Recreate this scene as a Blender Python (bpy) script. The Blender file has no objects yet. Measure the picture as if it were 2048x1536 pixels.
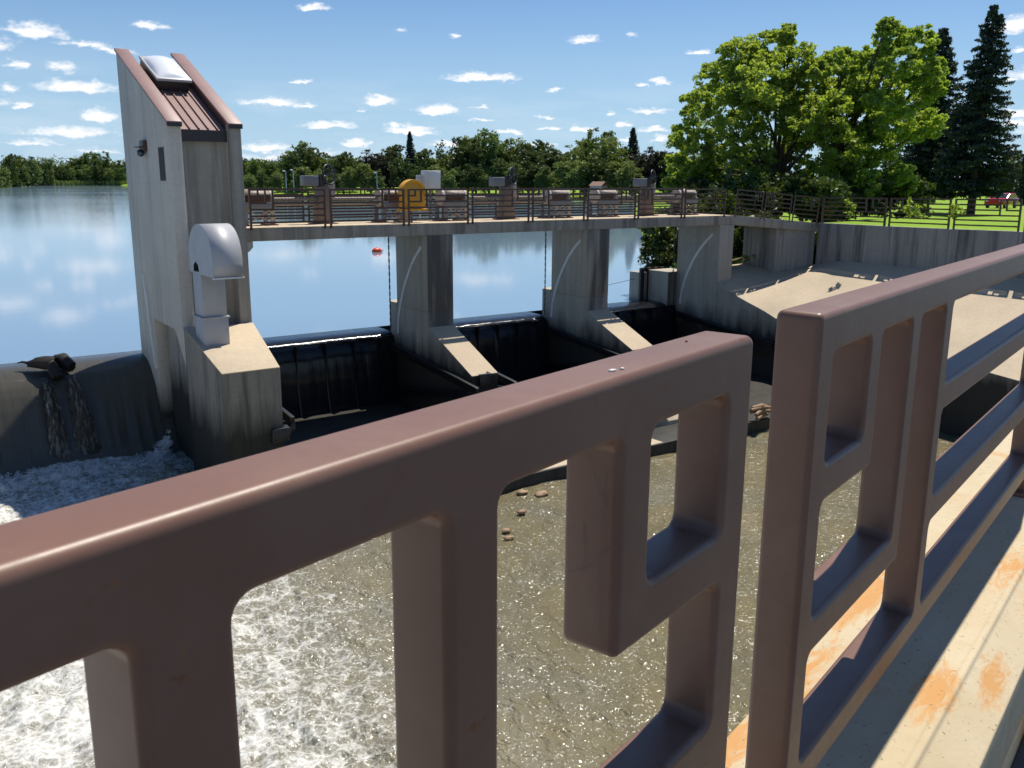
import bpy, bmesh, math, random
import numpy as np
from mathutils import Vector, Matrix
random.seed(7)
PI = math.pi
scene = bpy.context.scene
COL = scene.collection
EYE = 5.0                       # camera height above the upper pool

# ------------------------------------------------------------------ camera
FL, PITCH, ROLL, AD, AR = 1799.53, math.radians(12.7145), math.radians(.32732), math.radians(53.55484), math.radians(38.08945)
Rlev = Vector((math.sin(AD), -math.cos(AD), 0)); Flev = Vector((math.cos(AD), math.sin(AD), 0)); Zup = Vector((0, 0, 1))
Fw = Flev * math.cos(PITCH) - Zup * math.sin(PITCH)
Up = Flev * math.sin(PITCH) + Zup * math.cos(PITCH)
right = Rlev * math.cos(ROLL) + Up * math.sin(ROLL)
upv = -Rlev * math.sin(ROLL) + Up * math.cos(ROLL)
cam = bpy.data.cameras.new('camera'); camo = bpy.data.objects.new('camera', cam); COL.objects.link(camo)
M = Matrix((right, upv, -Fw)).transposed().to_4x4(); M.translation = (0, 0, EYE)
camo.matrix_world = M
cam.sensor_width = 36; cam.lens = 36 * FL / 2048; cam.clip_start = .05; cam.clip_end = 6000
cam.dof.use_dof = True; cam.dof.focus_distance = 2.4; cam.dof.aperture_fstop = 22
scene.camera = camo

def ray(px, py):                # photograph pixel -> direction in the world
    return (right * ((px - 1024) / FL) + upv * (-(py - 768) / FL) + Fw)
def at(px, dist, z=0.):         # point in the direction of a pixel column, at a ground distance
    v = ray(px, 400); v = Vector((v.x, v.y, 0)).normalized() * dist
    return Vector((v.x, v.y, z))
def onZ(px, py, z):
    v = ray(px, py); k = (z - EYE) / v.z
    return Vector((v.x * k, v.y * k, z))
def onY(px, py, y):
    v = ray(px, py); k = y / v.y
    return Vector((v.x * k, y, EYE + v.z * k))

# near rail frame: u along the rail, n away from the camera
DA = AD - AR
RU = Vector((math.cos(DA), math.sin(DA), 0)); RN = Vector((-math.sin(DA), math.cos(DA), 0))
def rail_pt(u, n, z): return RU * u + RN * n + Vector((0, 0, EYE + z))

# ------------------------------------------------------------------ objects
ORG = {}
def origin_of(o): return ORG.get(o.name, Vector((0, 0, 0)))
def tag(o, label=None, cat=None, group=None, kind=None):
    if label: o['label'] = label
    if cat: o['category'] = cat
    if group: o['group'] = group
    if kind: o['kind'] = kind
    return o
def thing(name, loc, label, cat, group=None):
    o = bpy.data.objects.new(name, None); COL.objects.link(o); o.location = loc
    o.empty_display_size = .2
    ORG[o.name] = Vector(loc)
    return tag(o, label, cat, group)
def link(name, me, parent=None, org=None):
    o = bpy.data.objects.new(name, me); COL.objects.link(o)
    if parent: o.parent = parent
    ORG[o.name] = Vector(org) if org is not None else (origin_of(parent) if parent else Vector((0, 0, 0)))
    return o
def copy_tree(o, parent=None):
    c = o.copy(); COL.objects.link(c); ORG[c.name] = origin_of(o)
    if parent: c.parent = parent
    for ch in [x for x in COL.objects if x.parent == o]: copy_tree(ch, c)
    return c

class MB:
    def __init__(s): s.bm = bmesh.new(); s.mi = 0
    def face(s, pts):
        f = s.bm.faces.new([s.bm.verts.new(p) for p in pts]); f.material_index = s.mi; return f
    def poly_prism(s, pts, a, b):        # pts: list of points, extruded by the vector from a to b
        a = Vector(a); b = Vector(b)
        lo = [s.bm.verts.new(Vector(p) + a) for p in pts]; hi = [s.bm.verts.new(Vector(p) + b) for p in pts]
        n = len(pts); fs = [s.bm.faces.new(lo[::-1]), s.bm.faces.new(hi)]
        for i in range(n): fs.append(s.bm.faces.new((lo[i], lo[(i + 1) % n], hi[(i + 1) % n], hi[i])))
        for f in fs: f.material_index = s.mi
        return s
    def box(s, x0, x1, y0, y1, z0, z1):
        return s.poly_prism([(x0, y0, z0), (x1, y0, z0), (x1, y1, z0), (x0, y1, z0)], (0, 0, 0), (0, 0, z1 - z0))
    def yz(s, pts, x0, x1):              # outline in (y, z), extruded along x
        return s.poly_prism([(0, p[0], p[1]) for p in pts], (x0, 0, 0), (x1, 0, 0))
    def xz(s, pts, y0, y1):
        return s.poly_prism([(p[0], 0, p[1]) for p in pts], (0, y0, 0), (0, y1, 0))
    def obox(s, c, ax, ay, az):          # centre and three half-axis vectors
        c = Vector(c); ax = Vector(ax); ay = Vector(ay); az = Vector(az)
        return s.poly_prism([c - ax - ay - az, c + ax - ay - az, c + ax + ay - az, c - ax + ay - az], (0, 0, 0), az * 2)
    def tube(s, path, rad, n=8, caps=True):
        path = [Vector(p) for p in path]
        rads = rad if isinstance(rad, (list, tuple)) else [rad] * len(path)
        rings = []
        for i, p in enumerate(path):
            d = (path[min(i + 1, len(path) - 1)] - path[max(i - 1, 0)]).normalized()
            a = d.cross(Vector((0, 0, 1)) if abs(d.z) < .9 else Vector((1, 0, 0))).normalized(); b = d.cross(a)
            rings.append([s.bm.verts.new(p + (a * math.cos(t) + b * math.sin(t)) * rads[i]) for t in [2 * PI * k / n for k in range(n)]])
        for r0, r1 in zip(rings, rings[1:]):
            for k in range(n):
                f = s.bm.faces.new((r0[k], r0[(k + 1) % n], r1[(k + 1) % n], r1[k])); f.material_index = s.mi
        if caps:
            for r in (rings[0][::-1], rings[-1]): s.bm.faces.new(r).material_index = s.mi
        return s
    def ring(s, c, axis, R, r, n=28, m=8):
        c = Vector(c); axis = Vector(axis).normalized()
        a = axis.cross(Vector((0, 0, 1)) if abs(axis.z) < .9 else Vector((1, 0, 0))).normalized(); b = axis.cross(a)
        rs = []
        for i in range(n):
            t = 2 * PI * i / n; d = a * math.cos(t) + b * math.sin(t)
            rs.append([s.bm.verts.new(c + d * (R + r * math.cos(q)) + axis * r * math.sin(q)) for q in [2 * PI * k / m for k in range(m)]])
        for i in range(n):
            r0, r1 = rs[i], rs[(i + 1) % n]
            for k in range(m): s.bm.faces.new((r0[k], r0[(k + 1) % m], r1[(k + 1) % m], r1[k]))
        return s
    def ball(s, c, rx, ry=None, rz=None, u=14, v=9):
        r = bmesh.ops.create_uvsphere(s.bm, u_segments=u, v_segments=v, radius=1)
        for q in r['verts']: q.co = Vector((q.co.x * rx + c[0], q.co.y * (ry or rx) + c[1], q.co.z * (rz or rx) + c[2]))
        return s
    def build(s, name, mat, parent=None, bevel=0, smooth=None, org=None, seg=2):
        bm = s.bm
        bmesh.ops.recalc_face_normals(bm, faces=bm.faces)
        if bevel:
            bm.edges.ensure_lookup_table()
            es = [e for e in bm.edges if len(e.link_faces) == 2 and e.calc_face_angle(0) > .4]
            bmesh.ops.bevel(bm, geom=es, offset=bevel, segments=seg, profile=.5, affect='EDGES', clamp_overlap=True)
        o = Vector(org) if org is not None else (origin_of(parent) if parent else Vector((0, 0, 0)))
        me = bpy.data.meshes.new(name)
        for v in bm.verts: v.co -= o
        bm.to_mesh(me); bm.free()
        for m in (mat if isinstance(mat, (list, tuple)) else [mat]): me.materials.append(m)
        if smooth or bevel:
            me.shade_smooth(); me.set_sharp_from_angle(angle=math.radians(smooth or 40))
        ob = link(name, me, parent, o)
        if org is not None and not parent: ob.location = o
        return ob

def np_mesh(name, V, F, mat, smooth=False):   # V (n,3), F (m,4)
    me = bpy.data.meshes.new(name)
    V = np.ascontiguousarray(V, dtype=np.float32); F = np.ascontiguousarray(F, dtype=np.int32)
    me.vertices.add(len(V)); me.vertices.foreach_set('co', V.ravel())
    k = F.shape[1]
    me.loops.add(F.size); me.loops.foreach_set('vertex_index', F.ravel())
    me.polygons.add(len(F)); me.polygons.foreach_set('loop_start', np.arange(0, F.size, k, dtype=np.int32))
    me.update(calc_edges=True); me.validate()
    me.materials.append(mat)
    if smooth: me.shade_smooth()
    return me
def grid_mesh(name, P, mat, smooth=True):     # P (a,b,3)
    a, b = P.shape[:2]; idx = np.arange(a * b).reshape(a, b)
    F = np.stack([idx[:-1, :-1], idx[1:, :-1], idx[1:, 1:], idx[:-1, 1:]], -1).reshape(-1, 4)
    return np_mesh(name, P.reshape(-1, 3), F, mat, smooth)

rng = np.random.default_rng(11)
def vnoise(x, y, seed=0):                     # smooth value noise, 0..1
    xi = np.floor(x).astype(np.int64); yi = np.floor(y).astype(np.int64); fx = x - xi; fy = y - yi
    def h(i, j):
        n = (i * 374761393 + j * 668265263 + seed * 1274126177) & 0x7fffffff
        n = ((n ^ (n >> 13)) * 1274126177) & 0x7fffffff
        return ((n ^ (n >> 16)) & 0xffff) / 65535.
    fx = fx * fx * (3 - 2 * fx); fy = fy * fy * (3 - 2 * fy)
    return (h(xi, yi) * (1 - fx) + h(xi + 1, yi) * fx) * (1 - fy) + (h(xi, yi + 1) * (1 - fx) + h(xi + 1, yi + 1) * fx) * fy
def sstep(a, b, x):
    t = np.clip((x - a) / (b - a), 0, 1); return t * t * (3 - 2 * t)

# ------------------------------------------------------------------ materials
class N:
    def __init__(s, name):
        s.m = bpy.data.materials.new(name); s.m.use_nodes = True
        s.t = s.m.node_tree; s.t.nodes.clear()
        s.out = s.t.nodes.new('ShaderNodeOutputMaterial')
    def n(s, typ, ins=None, **kw):
        nd = s.t.nodes.new('ShaderNode' + typ)
        for k, v in kw.items(): setattr(nd, k, v)
        for k, v in (ins or {}).items():
            sk = nd.inputs[k]
            if isinstance(v, bpy.types.NodeSocket): s.t.links.new(v, sk)
            elif isinstance(v, bpy.types.Node): s.t.links.new(v.outputs[0], sk)
            else: sk.default_value = v if not (isinstance(v, tuple) and len(v) == 3 and sk.type == 'RGBA') else (*v, 1)
        return nd
    def pos(s): return s.n('NewGeometry').outputs['Position']
    def obj(s): return s.n('TexCoord').outputs['Object']
    def noise(s, vec, scale, detail=4, rough=.55, dist=0, stretch=None):
        if stretch: vec = s.n('VectorMath', {0: vec, 1: stretch}, operation='MULTIPLY').outputs[0]
        return s.n('TexNoise', {'Vector': vec, 'Scale': scale, 'Detail': detail, 'Roughness': rough, 'Distortion': dist}).outputs['Fac']
    def ramp(s, fac, stops, interp='LINEAR'):
        r = s.n('ValToRGB', {'Fac': fac}); r.color_ramp.interpolation = interp
        els = r.color_ramp.elements
        while len(els) < len(stops): els.new(.5)
        for e, (p, c) in zip(els, stops):
            e.position = p; e.color = (c, c, c, 1) if isinstance(c, (int, float)) else (*c, 1)
        return r.outputs['Color']
    def mix(s, fac, a, b, blend='MIX'):
        nd = s.n('Mix', data_type='RGBA', blend_type=blend)
        for sk, v in ((nd.inputs[0], fac), (nd.inputs[6], a), (nd.inputs[7], b)):
            if isinstance(v, bpy.types.NodeSocket): s.t.links.new(v, sk)
            else: sk.default_value = (*v, 1) if isinstance(v, tuple) and len(v) == 3 else v
        return nd.outputs[2]
    def math(s, op, a, b=0, c=0, clamp=False):
        return s.n('Math', {0: a, 1: b, 2: c}, operation=op, use_clamp=clamp).outputs[0]
    def bump(s, h, strength=.3, dist=.02, normal=None):
        d = {'Height': h, 'Strength': strength, 'Distance': dist}
        if normal: d['Normal'] = normal
        return s.n('Bump', d).outputs[0]
    def bsdf(s, **kw):
        m = {'base': 'Base Color', 'rough': 'Roughness', 'metal': 'Metallic', 'normal': 'Normal', 'spec': 'Specular IOR Level', 'ior': 'IOR',
             'trans': 'Transmission Weight', 'alpha': 'Alpha', 'coat': 'Coat Weight', 'sss': 'Subsurface Weight'}
        return s.n('BsdfPrincipled', {m[k]: v for k, v in kw.items()})
    def done(s, sh):
        s.t.links.new(sh.outputs[0] if isinstance(sh, bpy.types.Node) else sh, s.out.inputs['Surface']); return s.m

def mat_concrete(name, base, dark, stain=.5, streak=True, rust=0, tan=None, rough=.85, wet=None, front=0):
    k = N(name); p = k.pos()
    big = k.noise(p, .55, 5, .6)
    fine = k.noise(p, 9, 6, .65)
    col = k.mix(k.ramp(big, [(.3, 0), (.7, 1)]), base, tuple(c * .8 for c in base))
    col = k.mix(k.math('MULTIPLY', k.ramp(fine, [(.35, 1), (.62, 0)]), .28), col, tuple(c * .62 for c in base))
    if streak:
        st = k.noise(p, 1, 6, .62, .3, stretch=(2.6, 2.6, .17))
        col = k.mix(k.math('MULTIPLY', k.ramp(st, [(.47, 0), (.66, 1)]), stain), col, dark)
        st2 = k.noise(p, 1, 4, .6, .2, stretch=(7., 7., .3))
        col = k.mix(k.math('MULTIPLY', k.ramp(st2, [(.56, 0), (.72, 1)]), stain * .6), col, tuple(min(1, c * 1.45) for c in base))
        # form-board lines
        sep = k.n('SeparateXYZ', {0: p})
        zz = k.math('FRACT', k.math('MULTIPLY', sep.outputs['Z'], .82))
        ln = k.ramp(zz, [(0, 1), (.012, 0)], 'LINEAR')
        col = k.mix(k.math('MULTIPLY', ln, .35), col, dark)
    if front:                                                      # darker streaky tone on faces that point downstream
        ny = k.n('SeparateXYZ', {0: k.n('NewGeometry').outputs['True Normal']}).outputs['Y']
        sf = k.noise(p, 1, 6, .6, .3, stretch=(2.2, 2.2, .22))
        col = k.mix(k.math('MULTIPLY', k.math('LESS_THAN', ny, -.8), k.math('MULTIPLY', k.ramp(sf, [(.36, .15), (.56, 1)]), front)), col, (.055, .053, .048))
    if wet is not None:                                            # damp, mossy zone with an uneven upper limit
        sep = k.n('SeparateXYZ', {0: p})
        lim = k.math('ADD', sep.outputs['Z'], k.math('MULTIPLY', k.math('SUBTRACT', k.noise(p, .9, 5, .6, .2, stretch=(2., 2., .35)), .5), -1.6))
        fac = k.ramp(k.math('SUBTRACT', wet, lim), [(.0, 0), (.95, 1)])
        col = k.mix(k.math('MULTIPLY', fac, .93), col, (.022, .021, .016))
    if rust:
        rn = k.noise(p, .9, 3, .5, .4)
        col = k.mix(k.math('MULTIPLY', k.ramp(rn, [(.58, 0), (.72, 1)]), rust), col, (.5, .22, .06))
    pit = k.noise(p, 55, 3, .7)
    h = k.math('ADD', k.math('MULTIPLY', fine, .6), k.math('MULTIPLY', pit, .4))
    return k.done(k.bsdf(base=col, rough=rough, normal=k.bump(h, .35, .012), spec=.25))

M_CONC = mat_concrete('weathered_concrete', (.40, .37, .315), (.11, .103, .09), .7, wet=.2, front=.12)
M_CONC_TOWER = mat_concrete('tower_concrete', (.55, .51, .44), (.25, .23, .195), .38, wet=-.55)
M_CONC_BLOCK = mat_concrete('stained_block_concrete', (.26, .24, .20), (.05, .048, .042), .75, wet=-.2)
M_ASPHALT = mat_concrete('road_deck', (.11, .105, .10), (.06, .06, .06), .2, streak=False)
M_CONC_TAN = mat_concrete('sunny_concrete', (.52, .43, .31), (.3, .24, .16), .25, streak=False)  # warm sunlit look of the concrete tops put into the colour
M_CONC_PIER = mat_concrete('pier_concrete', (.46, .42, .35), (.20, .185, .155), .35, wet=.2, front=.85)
M_CONC_PIER3 = mat_concrete('bank_pier_concrete', (.44, .40, .335), (.20, .185, .155), .4, wet=.15)
M_CONC_WET = mat_concrete('wet_concrete', (.05, .048, .04), (.015, .015, .013), .6, rough=.45)
M_CONC_WALL = mat_concrete('bank_wall_concrete', (.36, .34, .30), (.085, .082, .076), .85)

def mat_cap():                  # near coping: pale concrete with rust-orange stains
    k = N('stained_coping'); p = k.pos()
    g = k.noise(p, 3.2, 5, .6, .5); s = k.noise(p, 60, 4, .7); m = k.noise(p, 16, 5, .7)
    u = k.n('VectorMath', {0: p, 1: tuple(RU)}, operation='DOT_PRODUCT').outputs['Value']
    v = k.n('VectorMath', {0: p, 1: tuple(RN)}, operation='DOT_PRODUCT').outputs['Value']
    w = k.n('CombineXYZ', {0: k.math('MULTIPLY', u, 1.7), 1: k.math('MULTIPLY', v, 1.1), 2: 0.})
    rn = k.noise(w, 1.55, 3, .55, .8)
    col = k.mix(k.ramp(g, [(.3, 0), (.7, 1)]), (.45, .37, .235), (.52, .445, .31))
    col = k.mix(k.math('MULTIPLY', k.ramp(m, [(.55, 0), (.75, 1)]), .3), col, (.35, .3, .22))
    col = k.mix(k.math('MULTIPLY', k.ramp(rn, [(.62, 0), (.82, 1)]), .7), col, (.50, .25, .08))
    st = None
    for cu, cv, ru, rv, a in ((2.33, .43, .20, .055, 1.), (2.52, .33, .16, .05, .7), (2.05, .73, .45, .06, .8), (2.75, .74, .35, .05, .9), (1.75, .74, .25, .06, .9), (3.3, .42, .22, .05, .6), (3.05, .31, .12, .05, .5)):
        du = k.math('DIVIDE', k.math('SUBTRACT', u, cu), ru); dv_ = k.math('DIVIDE', k.math('SUBTRACT', v, cv), rv)
        e = k.math('MULTIPLY', k.math('SUBTRACT', 1., k.math('SQRT', k.math('ADD', k.math('MULTIPLY', du, du), k.math('MULTIPLY', dv_, dv_)))), a)
        st = e if st is None else k.math('MAXIMUM', st, e)
    sn = k.math('ADD', st, k.math('MULTIPLY', k.math('SUBTRACT', k.noise(k.n('CombineXYZ', {0: k.math('MULTIPLY', u, 9.), 1: k.math('MULTIPLY', v, 26.), 2: 0.}).outputs[0], 1., 7, .72, 1.2), .5), 2.6))
    col = k.mix(k.math('MULTIPLY', k.ramp(sn, [(-.0, 0), (.55, 1)]), .85), col, (.50, .25, .075))
    col = k.mix(k.ramp(s, [(.62, 0), (.68, .8)]), col, (.15, .13, .1))
    h = k.math('ADD', k.math('MULTIPLY', m, .6), k.math('MULTIPLY', s, .4))
    return k.done(k.bsdf(base=col, rough=.85, spec=.25, normal=k.bump(h, .35, .006)))
M_CAP = mat_cap()

def mat_paint(name, col, rough=.35, chips=.0, spec=.5, rust=(.16, .055, .02), dust=.0, metal=0, coat=0.):
    k = N(name); p = k.pos()
    a = k.noise(p, 2.2, 5, .6); b = k.noise(p, 38, 5, .7)
    c = k.mix(k.ramp(a, [(.3, 0), (.7, 1)]), col, tuple(x * .85 for x in col))
    if dust:
        d = k.noise(p, 7, 5, .65, .4)
        c = k.mix(k.math('MULTIPLY', k.ramp(d, [(.45, 0), (.75, 1)]), dust), c, (.42, .33, .26))
    if chips:
        r = k.noise(p, 22, 3, .6); c = k.mix(k.ramp(r, [(.70 - chips * .1, 0), (.76 - chips * .1, 1)]), c, rust)
    if chips:
        sp = k.noise(p, 85, 2, .6); c = k.mix(k.math('MULTIPLY', k.ramp(sp, [(.72, 0), (.77, 1)]), .7), c, (.22, .08, .025))
    ro = k.math('ADD', rough - .06, k.math('MULTIPLY', b, .14))
    bs = k.bsdf(base=c, rough=ro, spec=spec, normal=k.bump(b, .06, .003), metal=metal, coat=coat)
    bs.inputs['Coat Roughness'].default_value = .22
    return k.done(bs)
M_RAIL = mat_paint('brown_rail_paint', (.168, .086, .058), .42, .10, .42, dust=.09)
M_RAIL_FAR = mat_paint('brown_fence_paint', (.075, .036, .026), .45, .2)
M_ROOF = mat_paint('brown_roof_metal', (.25, .145, .125), .42, 0, .5)
M_ROOFDK = mat_paint('dark_flashing', (.03, .022, .022), .45)
M_GALV = mat_paint('galvanised_duct', (.40, .41, .43), .5, 0, .4, metal=.12)
M_GREY = mat_paint('grey_machine_paint', (.19, .195, .205), .45, .6)
M_RUST = mat_paint('rusty_brown_steel', (.15, .075, .045), .65, 1.4)
M_PALE = mat_paint('pale_chalky_paint', (.44, .38, .32), .6, 1.3)
M_SHAFT = mat_paint('weathered_shaft', (.24, .215, .19), .55, 1.2)
M_PED = mat_paint('brown_pedestal', (.19, .135, .105), .6, .6)
M_BLACK = mat_paint('black_steel', (.02, .02, .022), .4, .1)
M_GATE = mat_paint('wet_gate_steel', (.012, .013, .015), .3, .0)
M_WEB = mat_paint('grey_web_silk', (.16, .14, .13), .6, 0, .2)
M_LOUVRE = mat_paint('dark_louvre', (.055, .055, .055), .8, 0, .2)
M_YEL = mat_paint('yellow_plastic', (.72, .36, .015), .4, 0)
M_ORANGE = mat_paint('orange_buoy', (.75, .07, .02), .4, 0)
M_WHITE = mat_paint('white_cabinet', (.62, .63, .62), .4, 0)
M_RED = mat_paint('red_car_paint', (.45, .01, .015), .2, 0)
M_STEEL = mat_paint('pale_guide_steel', (.70, .70, .67), .5, .3)
M_BARK = mat_concrete('bark', (.085, .062, .045), (.03, .022, .016), .6, rough=.95)
M_ROCK = mat_concrete('river_rock', (.30, .20, .12), (.09, .06, .04), .5, streak=False, rough=.6)
M_LOG = mat_concrete('wet_log', (.026, .021, .018), (.01, .008, .008), .6, streak=False, rough=.55)

def mat_glass(name, col, rough=.05):
    k = N(name); return k.done(k.bsdf(base=col, rough=rough, spec=.8))
M_GLASS = mat_glass('dark_glass', (.02, .025, .03))
def mat_dome():
    k = N('white_acrylic_dome')
    return k.done(k.bsdf(base=(.72, .74, .77), rough=.22, spec=.6))
M_DOME = mat_dome()

def mat_leaf(name, col, col2, trans=.45, var=.5, tcol=(.16, .20, .01)):
    k = N(name)
    g = k.n('NewGeometry'); oi = k.n('ObjectInfo').outputs['Random']
    rp = g.outputs['Random Per Island']
    c = k.mix(rp, col, col2)
    c = k.mix(k.math('MULTIPLY', k.noise(k.obj(), .45, 3, .5), .55), c, tuple(x * .62 for x in col))
    hsv = k.n('HueSaturation', {'Hue': k.math('ADD', .485, k.math('MULTIPLY', oi, .03)), 'Saturation': .97, 'Value': k.math('ADD', 1 - var * .35, k.math('MULTIPLY', oi, var * .7)), 'Color': c}).outputs[0]
    tr = k.mix(.55, hsv, tcol, 'MIX')
    d = k.n('BsdfDiffuse', {'Color': hsv}); t = k.n('BsdfTranslucent', {'Color': tr})
    gl = k.n('BsdfGlossy', {'Color': (.6, .6, .6), 'Roughness': .45})
    m = k.n('MixShader', {0: trans, 1: d, 2: t})
    return k.done(k.n('MixShader', {0: .045, 1: m, 2: gl}))
M_LEAF_NEAR = mat_leaf('bright_ash_leaves', (.185, .305, .040), (.26, .38, .055), .58, .3, (.50, .60, .035))
M_LEAF_DARK = mat_leaf('deep_green_leaves', (.035, .070, .014), (.055, .10, .02), .3)
M_LEAF_FAR = mat_leaf('far_green_leaves', (.075, .135, .034), (.105, .17, .042), .38, .7, (.22, .28, .03))
M_LEAF_PALE = mat_leaf('far_pale_leaves', (.12, .19, .045), (.16, .225, .06), .42, .5, (.28, .33, .04))
M_LEAF_MAROON = mat_leaf('maroon_leaves', (.018, .013, .015), (.030, .018, .02), .15)
M_NEEDLE = mat_leaf('blue_spruce_needles', (.022, .042, .034), (.042, .066, .055), .12, .3)
M_REED = mat_leaf('reed_blades', (.30, .38, .08), (.36, .43, .11), .3)

def mat_grass():
    k = N('lawn_grass'); p = k.pos()
    a = k.noise(p, .12, 4, .6); b = k.noise(p, 3., 5, .7)
    c = k.mix(k.ramp(a, [(.35, 0), (.65, 1)]), (.20, .33, .03), (.25, .37, .04))
    c = k.mix(k.math('MULTIPLY', k.ramp(b, [(.4, 1), (.65, 0)]), .5), c, (.10, .18, .02))
    return k.done(k.bsdf(base=c, rough=.9, spec=.1, normal=k.bump(b, .6, .08)))
M_GRASS = mat_grass()
def mat_soil():
    k = N('bank_soil'); p = k.pos(); a = k.noise(p, 2, 5, .65)
    return k.done(k.bsdf(base=k.mix(a, (.05, .06, .02), (.16, .12, .08)), rough=.95, spec=.1, normal=k.bump(a, .6, .1)))
M_SOIL = mat_soil()

def mat_lake():
    k = N('pool_water'); p = k.pos()
    w1 = k.noise(p, 1., 3, .5, .4, stretch=(.9, 1.6, 1)); w2 = k.noise(p, 1., 2, .5, 0, stretch=(5., 8., 1)); wind = k.noise(p, .012, 3, .5)
    sep = k.n('SeparateXYZ', {0: p})
    far = k.n('MapRange', {'Value': sep.outputs['Y'], 1: 60., 2: 260., 3: .05, 4: 1.}).outputs[0]
    amp = k.math('MULTIPLY', far, k.ramp(wind, [(.35, .3), (.65, 1)]))
    h = k.math('ADD', w1, k.math('MULTIPLY', w2, .25))
    nb = k.n('Bump', {'Height': h, 'Strength': k.math('MULTIPLY', amp, .40), 'Distance': .08}).outputs[0]
    return k.done(k.bsdf(base=(.17, .255, .35), rough=.055, spec=.5, ior=1.333, normal=nb))
M_LAKE = mat_lake()

def mat_fall(name, base, ro=.12, wh=.5):
    k = N(name); p = k.pos()
    s = k.noise(p, 1., 5, .65, .15, stretch=(9., 1.5, .35)); s2 = k.noise(p, 1., 3, .6, .1, stretch=(34., 4, .6))
    sep = k.n('SeparateXYZ', {0: p})
    streak = k.math('MULTIPLY', k.ramp(s2, [(.60, 0), (.78, .4)]), k.ramp(k.n('MapRange', {'Value': sep.outputs['Z'], 1: .05, 2: -2.3, 3: 0., 4: 1.}).outputs[0], [(0, .1), (.12, .25), (1, 1)]))
    c = k.mix(k.math('MULTIPLY', s, .6), base, tuple(x * 2.1 for x in base))
    c = k.mix(k.math('MULTIPLY', streak, wh), c, (.5, .5, .48))
    h = k.math('ADD', k.math('MULTIPLY', s, .7), k.math('MULTIPLY', s2, .3))
    return k.done(k.bsdf(base=c, rough=ro, spec=.5, ior=1.333, normal=k.bump(h, .32, .04)))
M_FALL = mat_fall('weir_water', (.052, .050, .042), .08, .4)
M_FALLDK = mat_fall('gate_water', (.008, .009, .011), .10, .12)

def mat_river():
    k = N('river_water'); p = k.n('VectorMath', {0: k.pos(), 1: (1., 1., 0.)}, operation='MULTIPLY').outputs[0]
    sep = k.n('SeparateXYZ', {0: p}); x, y = sep.outputs['X'], sep.outputs['Y']
    big = k.noise(p, .45, 4, .6, .6); mid = k.noise(p, 1.7, 5, .65, .9)
    # foam comes off the weir and thins out towards the gates' calmer side
    amt = k.n('MapRange', {'Value': k.math('ADD', x, k.math('MULTIPLY', y, -.12)), 1: .8, 2: 8.4, 3: 1.0, 4: 0.}, interpolation_type='SMOOTHSTEP').outputs[0]
    amt = k.math('MAXIMUM', amt, k.math('MULTIPLY', k.n('MapRange', {'Value': y, 1: 22.2, 2: 24.6, 3: 0., 4: 1.}).outputs[0], k.math('LESS_THAN', x, 6.75)))
    amt = k.math('ADD', amt, k.math('ADD', k.math('MULTIPLY', k.math('SUBTRACT', big, .5), .8), k.math('MULTIPLY', k.math('SUBTRACT', mid, .5), .7)))
    wob = k.n('VectorMath', {0: p, 1: k.n('VectorMath', {0: k.n('TexNoise', {'Vector': p, 'Scale': 3.4, 'Detail': 4}).outputs['Color'], 1: (.22, .22, .22)}, operation='MULTIPLY').outputs[0]}, operation='ADD').outputs[0]
    ce = k.n('TexVoronoi', {'Vector': wob, 'Scale': 5.5}, feature='DISTANCE_TO_EDGE').outputs[0]
    ce2 = k.n('TexVoronoi', {'Vector': wob, 'Scale': 13.}, feature='DISTANCE_TO_EDGE').outputs[0]
    lace = k.math('ADD', k.ramp(ce, [(0., 1), (.06, .75), (.20, 0)]), k.math('MULTIPLY', k.ramp(ce2, [(0., 1), (.06, .7), (.25, 0)]), .6))
    froth = k.noise(p, 3.1, 9, .70, .5)
    n2 = k.noise(p, 17., 4, .65); fl = k.noise(p, 44., 3, .7)
    vf = k.n('TexVoronoi', {'Vector': p, 'Scale': 15.}, feature='F1')
    glint_fleck = k.math('MULTIPLY', k.math('LESS_THAN', vf.outputs['Distance'], .17), k.math('GREATER_THAN', k.n('SeparateColor', {0: vf.outputs['Color']}).outputs[0], k.n('MapRange', {'Value': k.math('ADD', amt, k.math('MULTIPLY', mid, .4)), 1: -.1, 2: .6, 3: 1., 4: .45}).outputs[0]))  # white dots painted in for sun sparkles on the water
    f = k.math('ADD', k.math('MULTIPLY', froth, 1.15), k.math('ADD', k.math('MULTIPLY', lace, .18), k.math('ADD', k.math('MULTIPLY', n2, .22), k.math('MULTIPLY', fl, .10))))
    thr = k.n('MapRange', {'Value': amt, 1: 0., 2: 1., 3: 1.16, 4: .66}, clamp=False).outputs[0]
    foam = k.n('MapRange', {'Value': k.math('SUBTRACT', f, thr), 1: 0., 2: .42, 3: 0., 4: 1.}).outputs[0]
    foam = k.math('MAXIMUM', foam, glint_fleck)
    body = k.mix(k.ramp(big, [(.3, 0), (.7, 1)]), (.165, .138, .074), (.112, .102, .062))
    body = k.mix(k.math('MULTIPLY', amt, .75, clamp=True), body, (.25, .245, .205))
    wv = k.noise(p, 1., 3, .6, .6, stretch=(3.2, 2.1, 1)); w3 = k.noise(p, 12., 1.5, .6, .3)
    h = k.math('ADD', k.math('MULTIPLY', wv, 1.), k.math('MULTIPLY', w3, .42))
    wat = k.bsdf(base=body, rough=.10, spec=.5, ior=1.333, normal=k.bump(h, .85, .14))
    fm = k.bsdf(base=(.74, .74, .71), rough=.5, spec=.4, normal=k.bump(k.math('ADD', n2, k.math('MULTIPLY', fl, .6)), .55, .04))
    return k.done(k.n('MixShader', {0: k.math('MULTIPLY', foam, .9), 1: wat, 2: fm}))
M_RIVER = mat_river()
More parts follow.
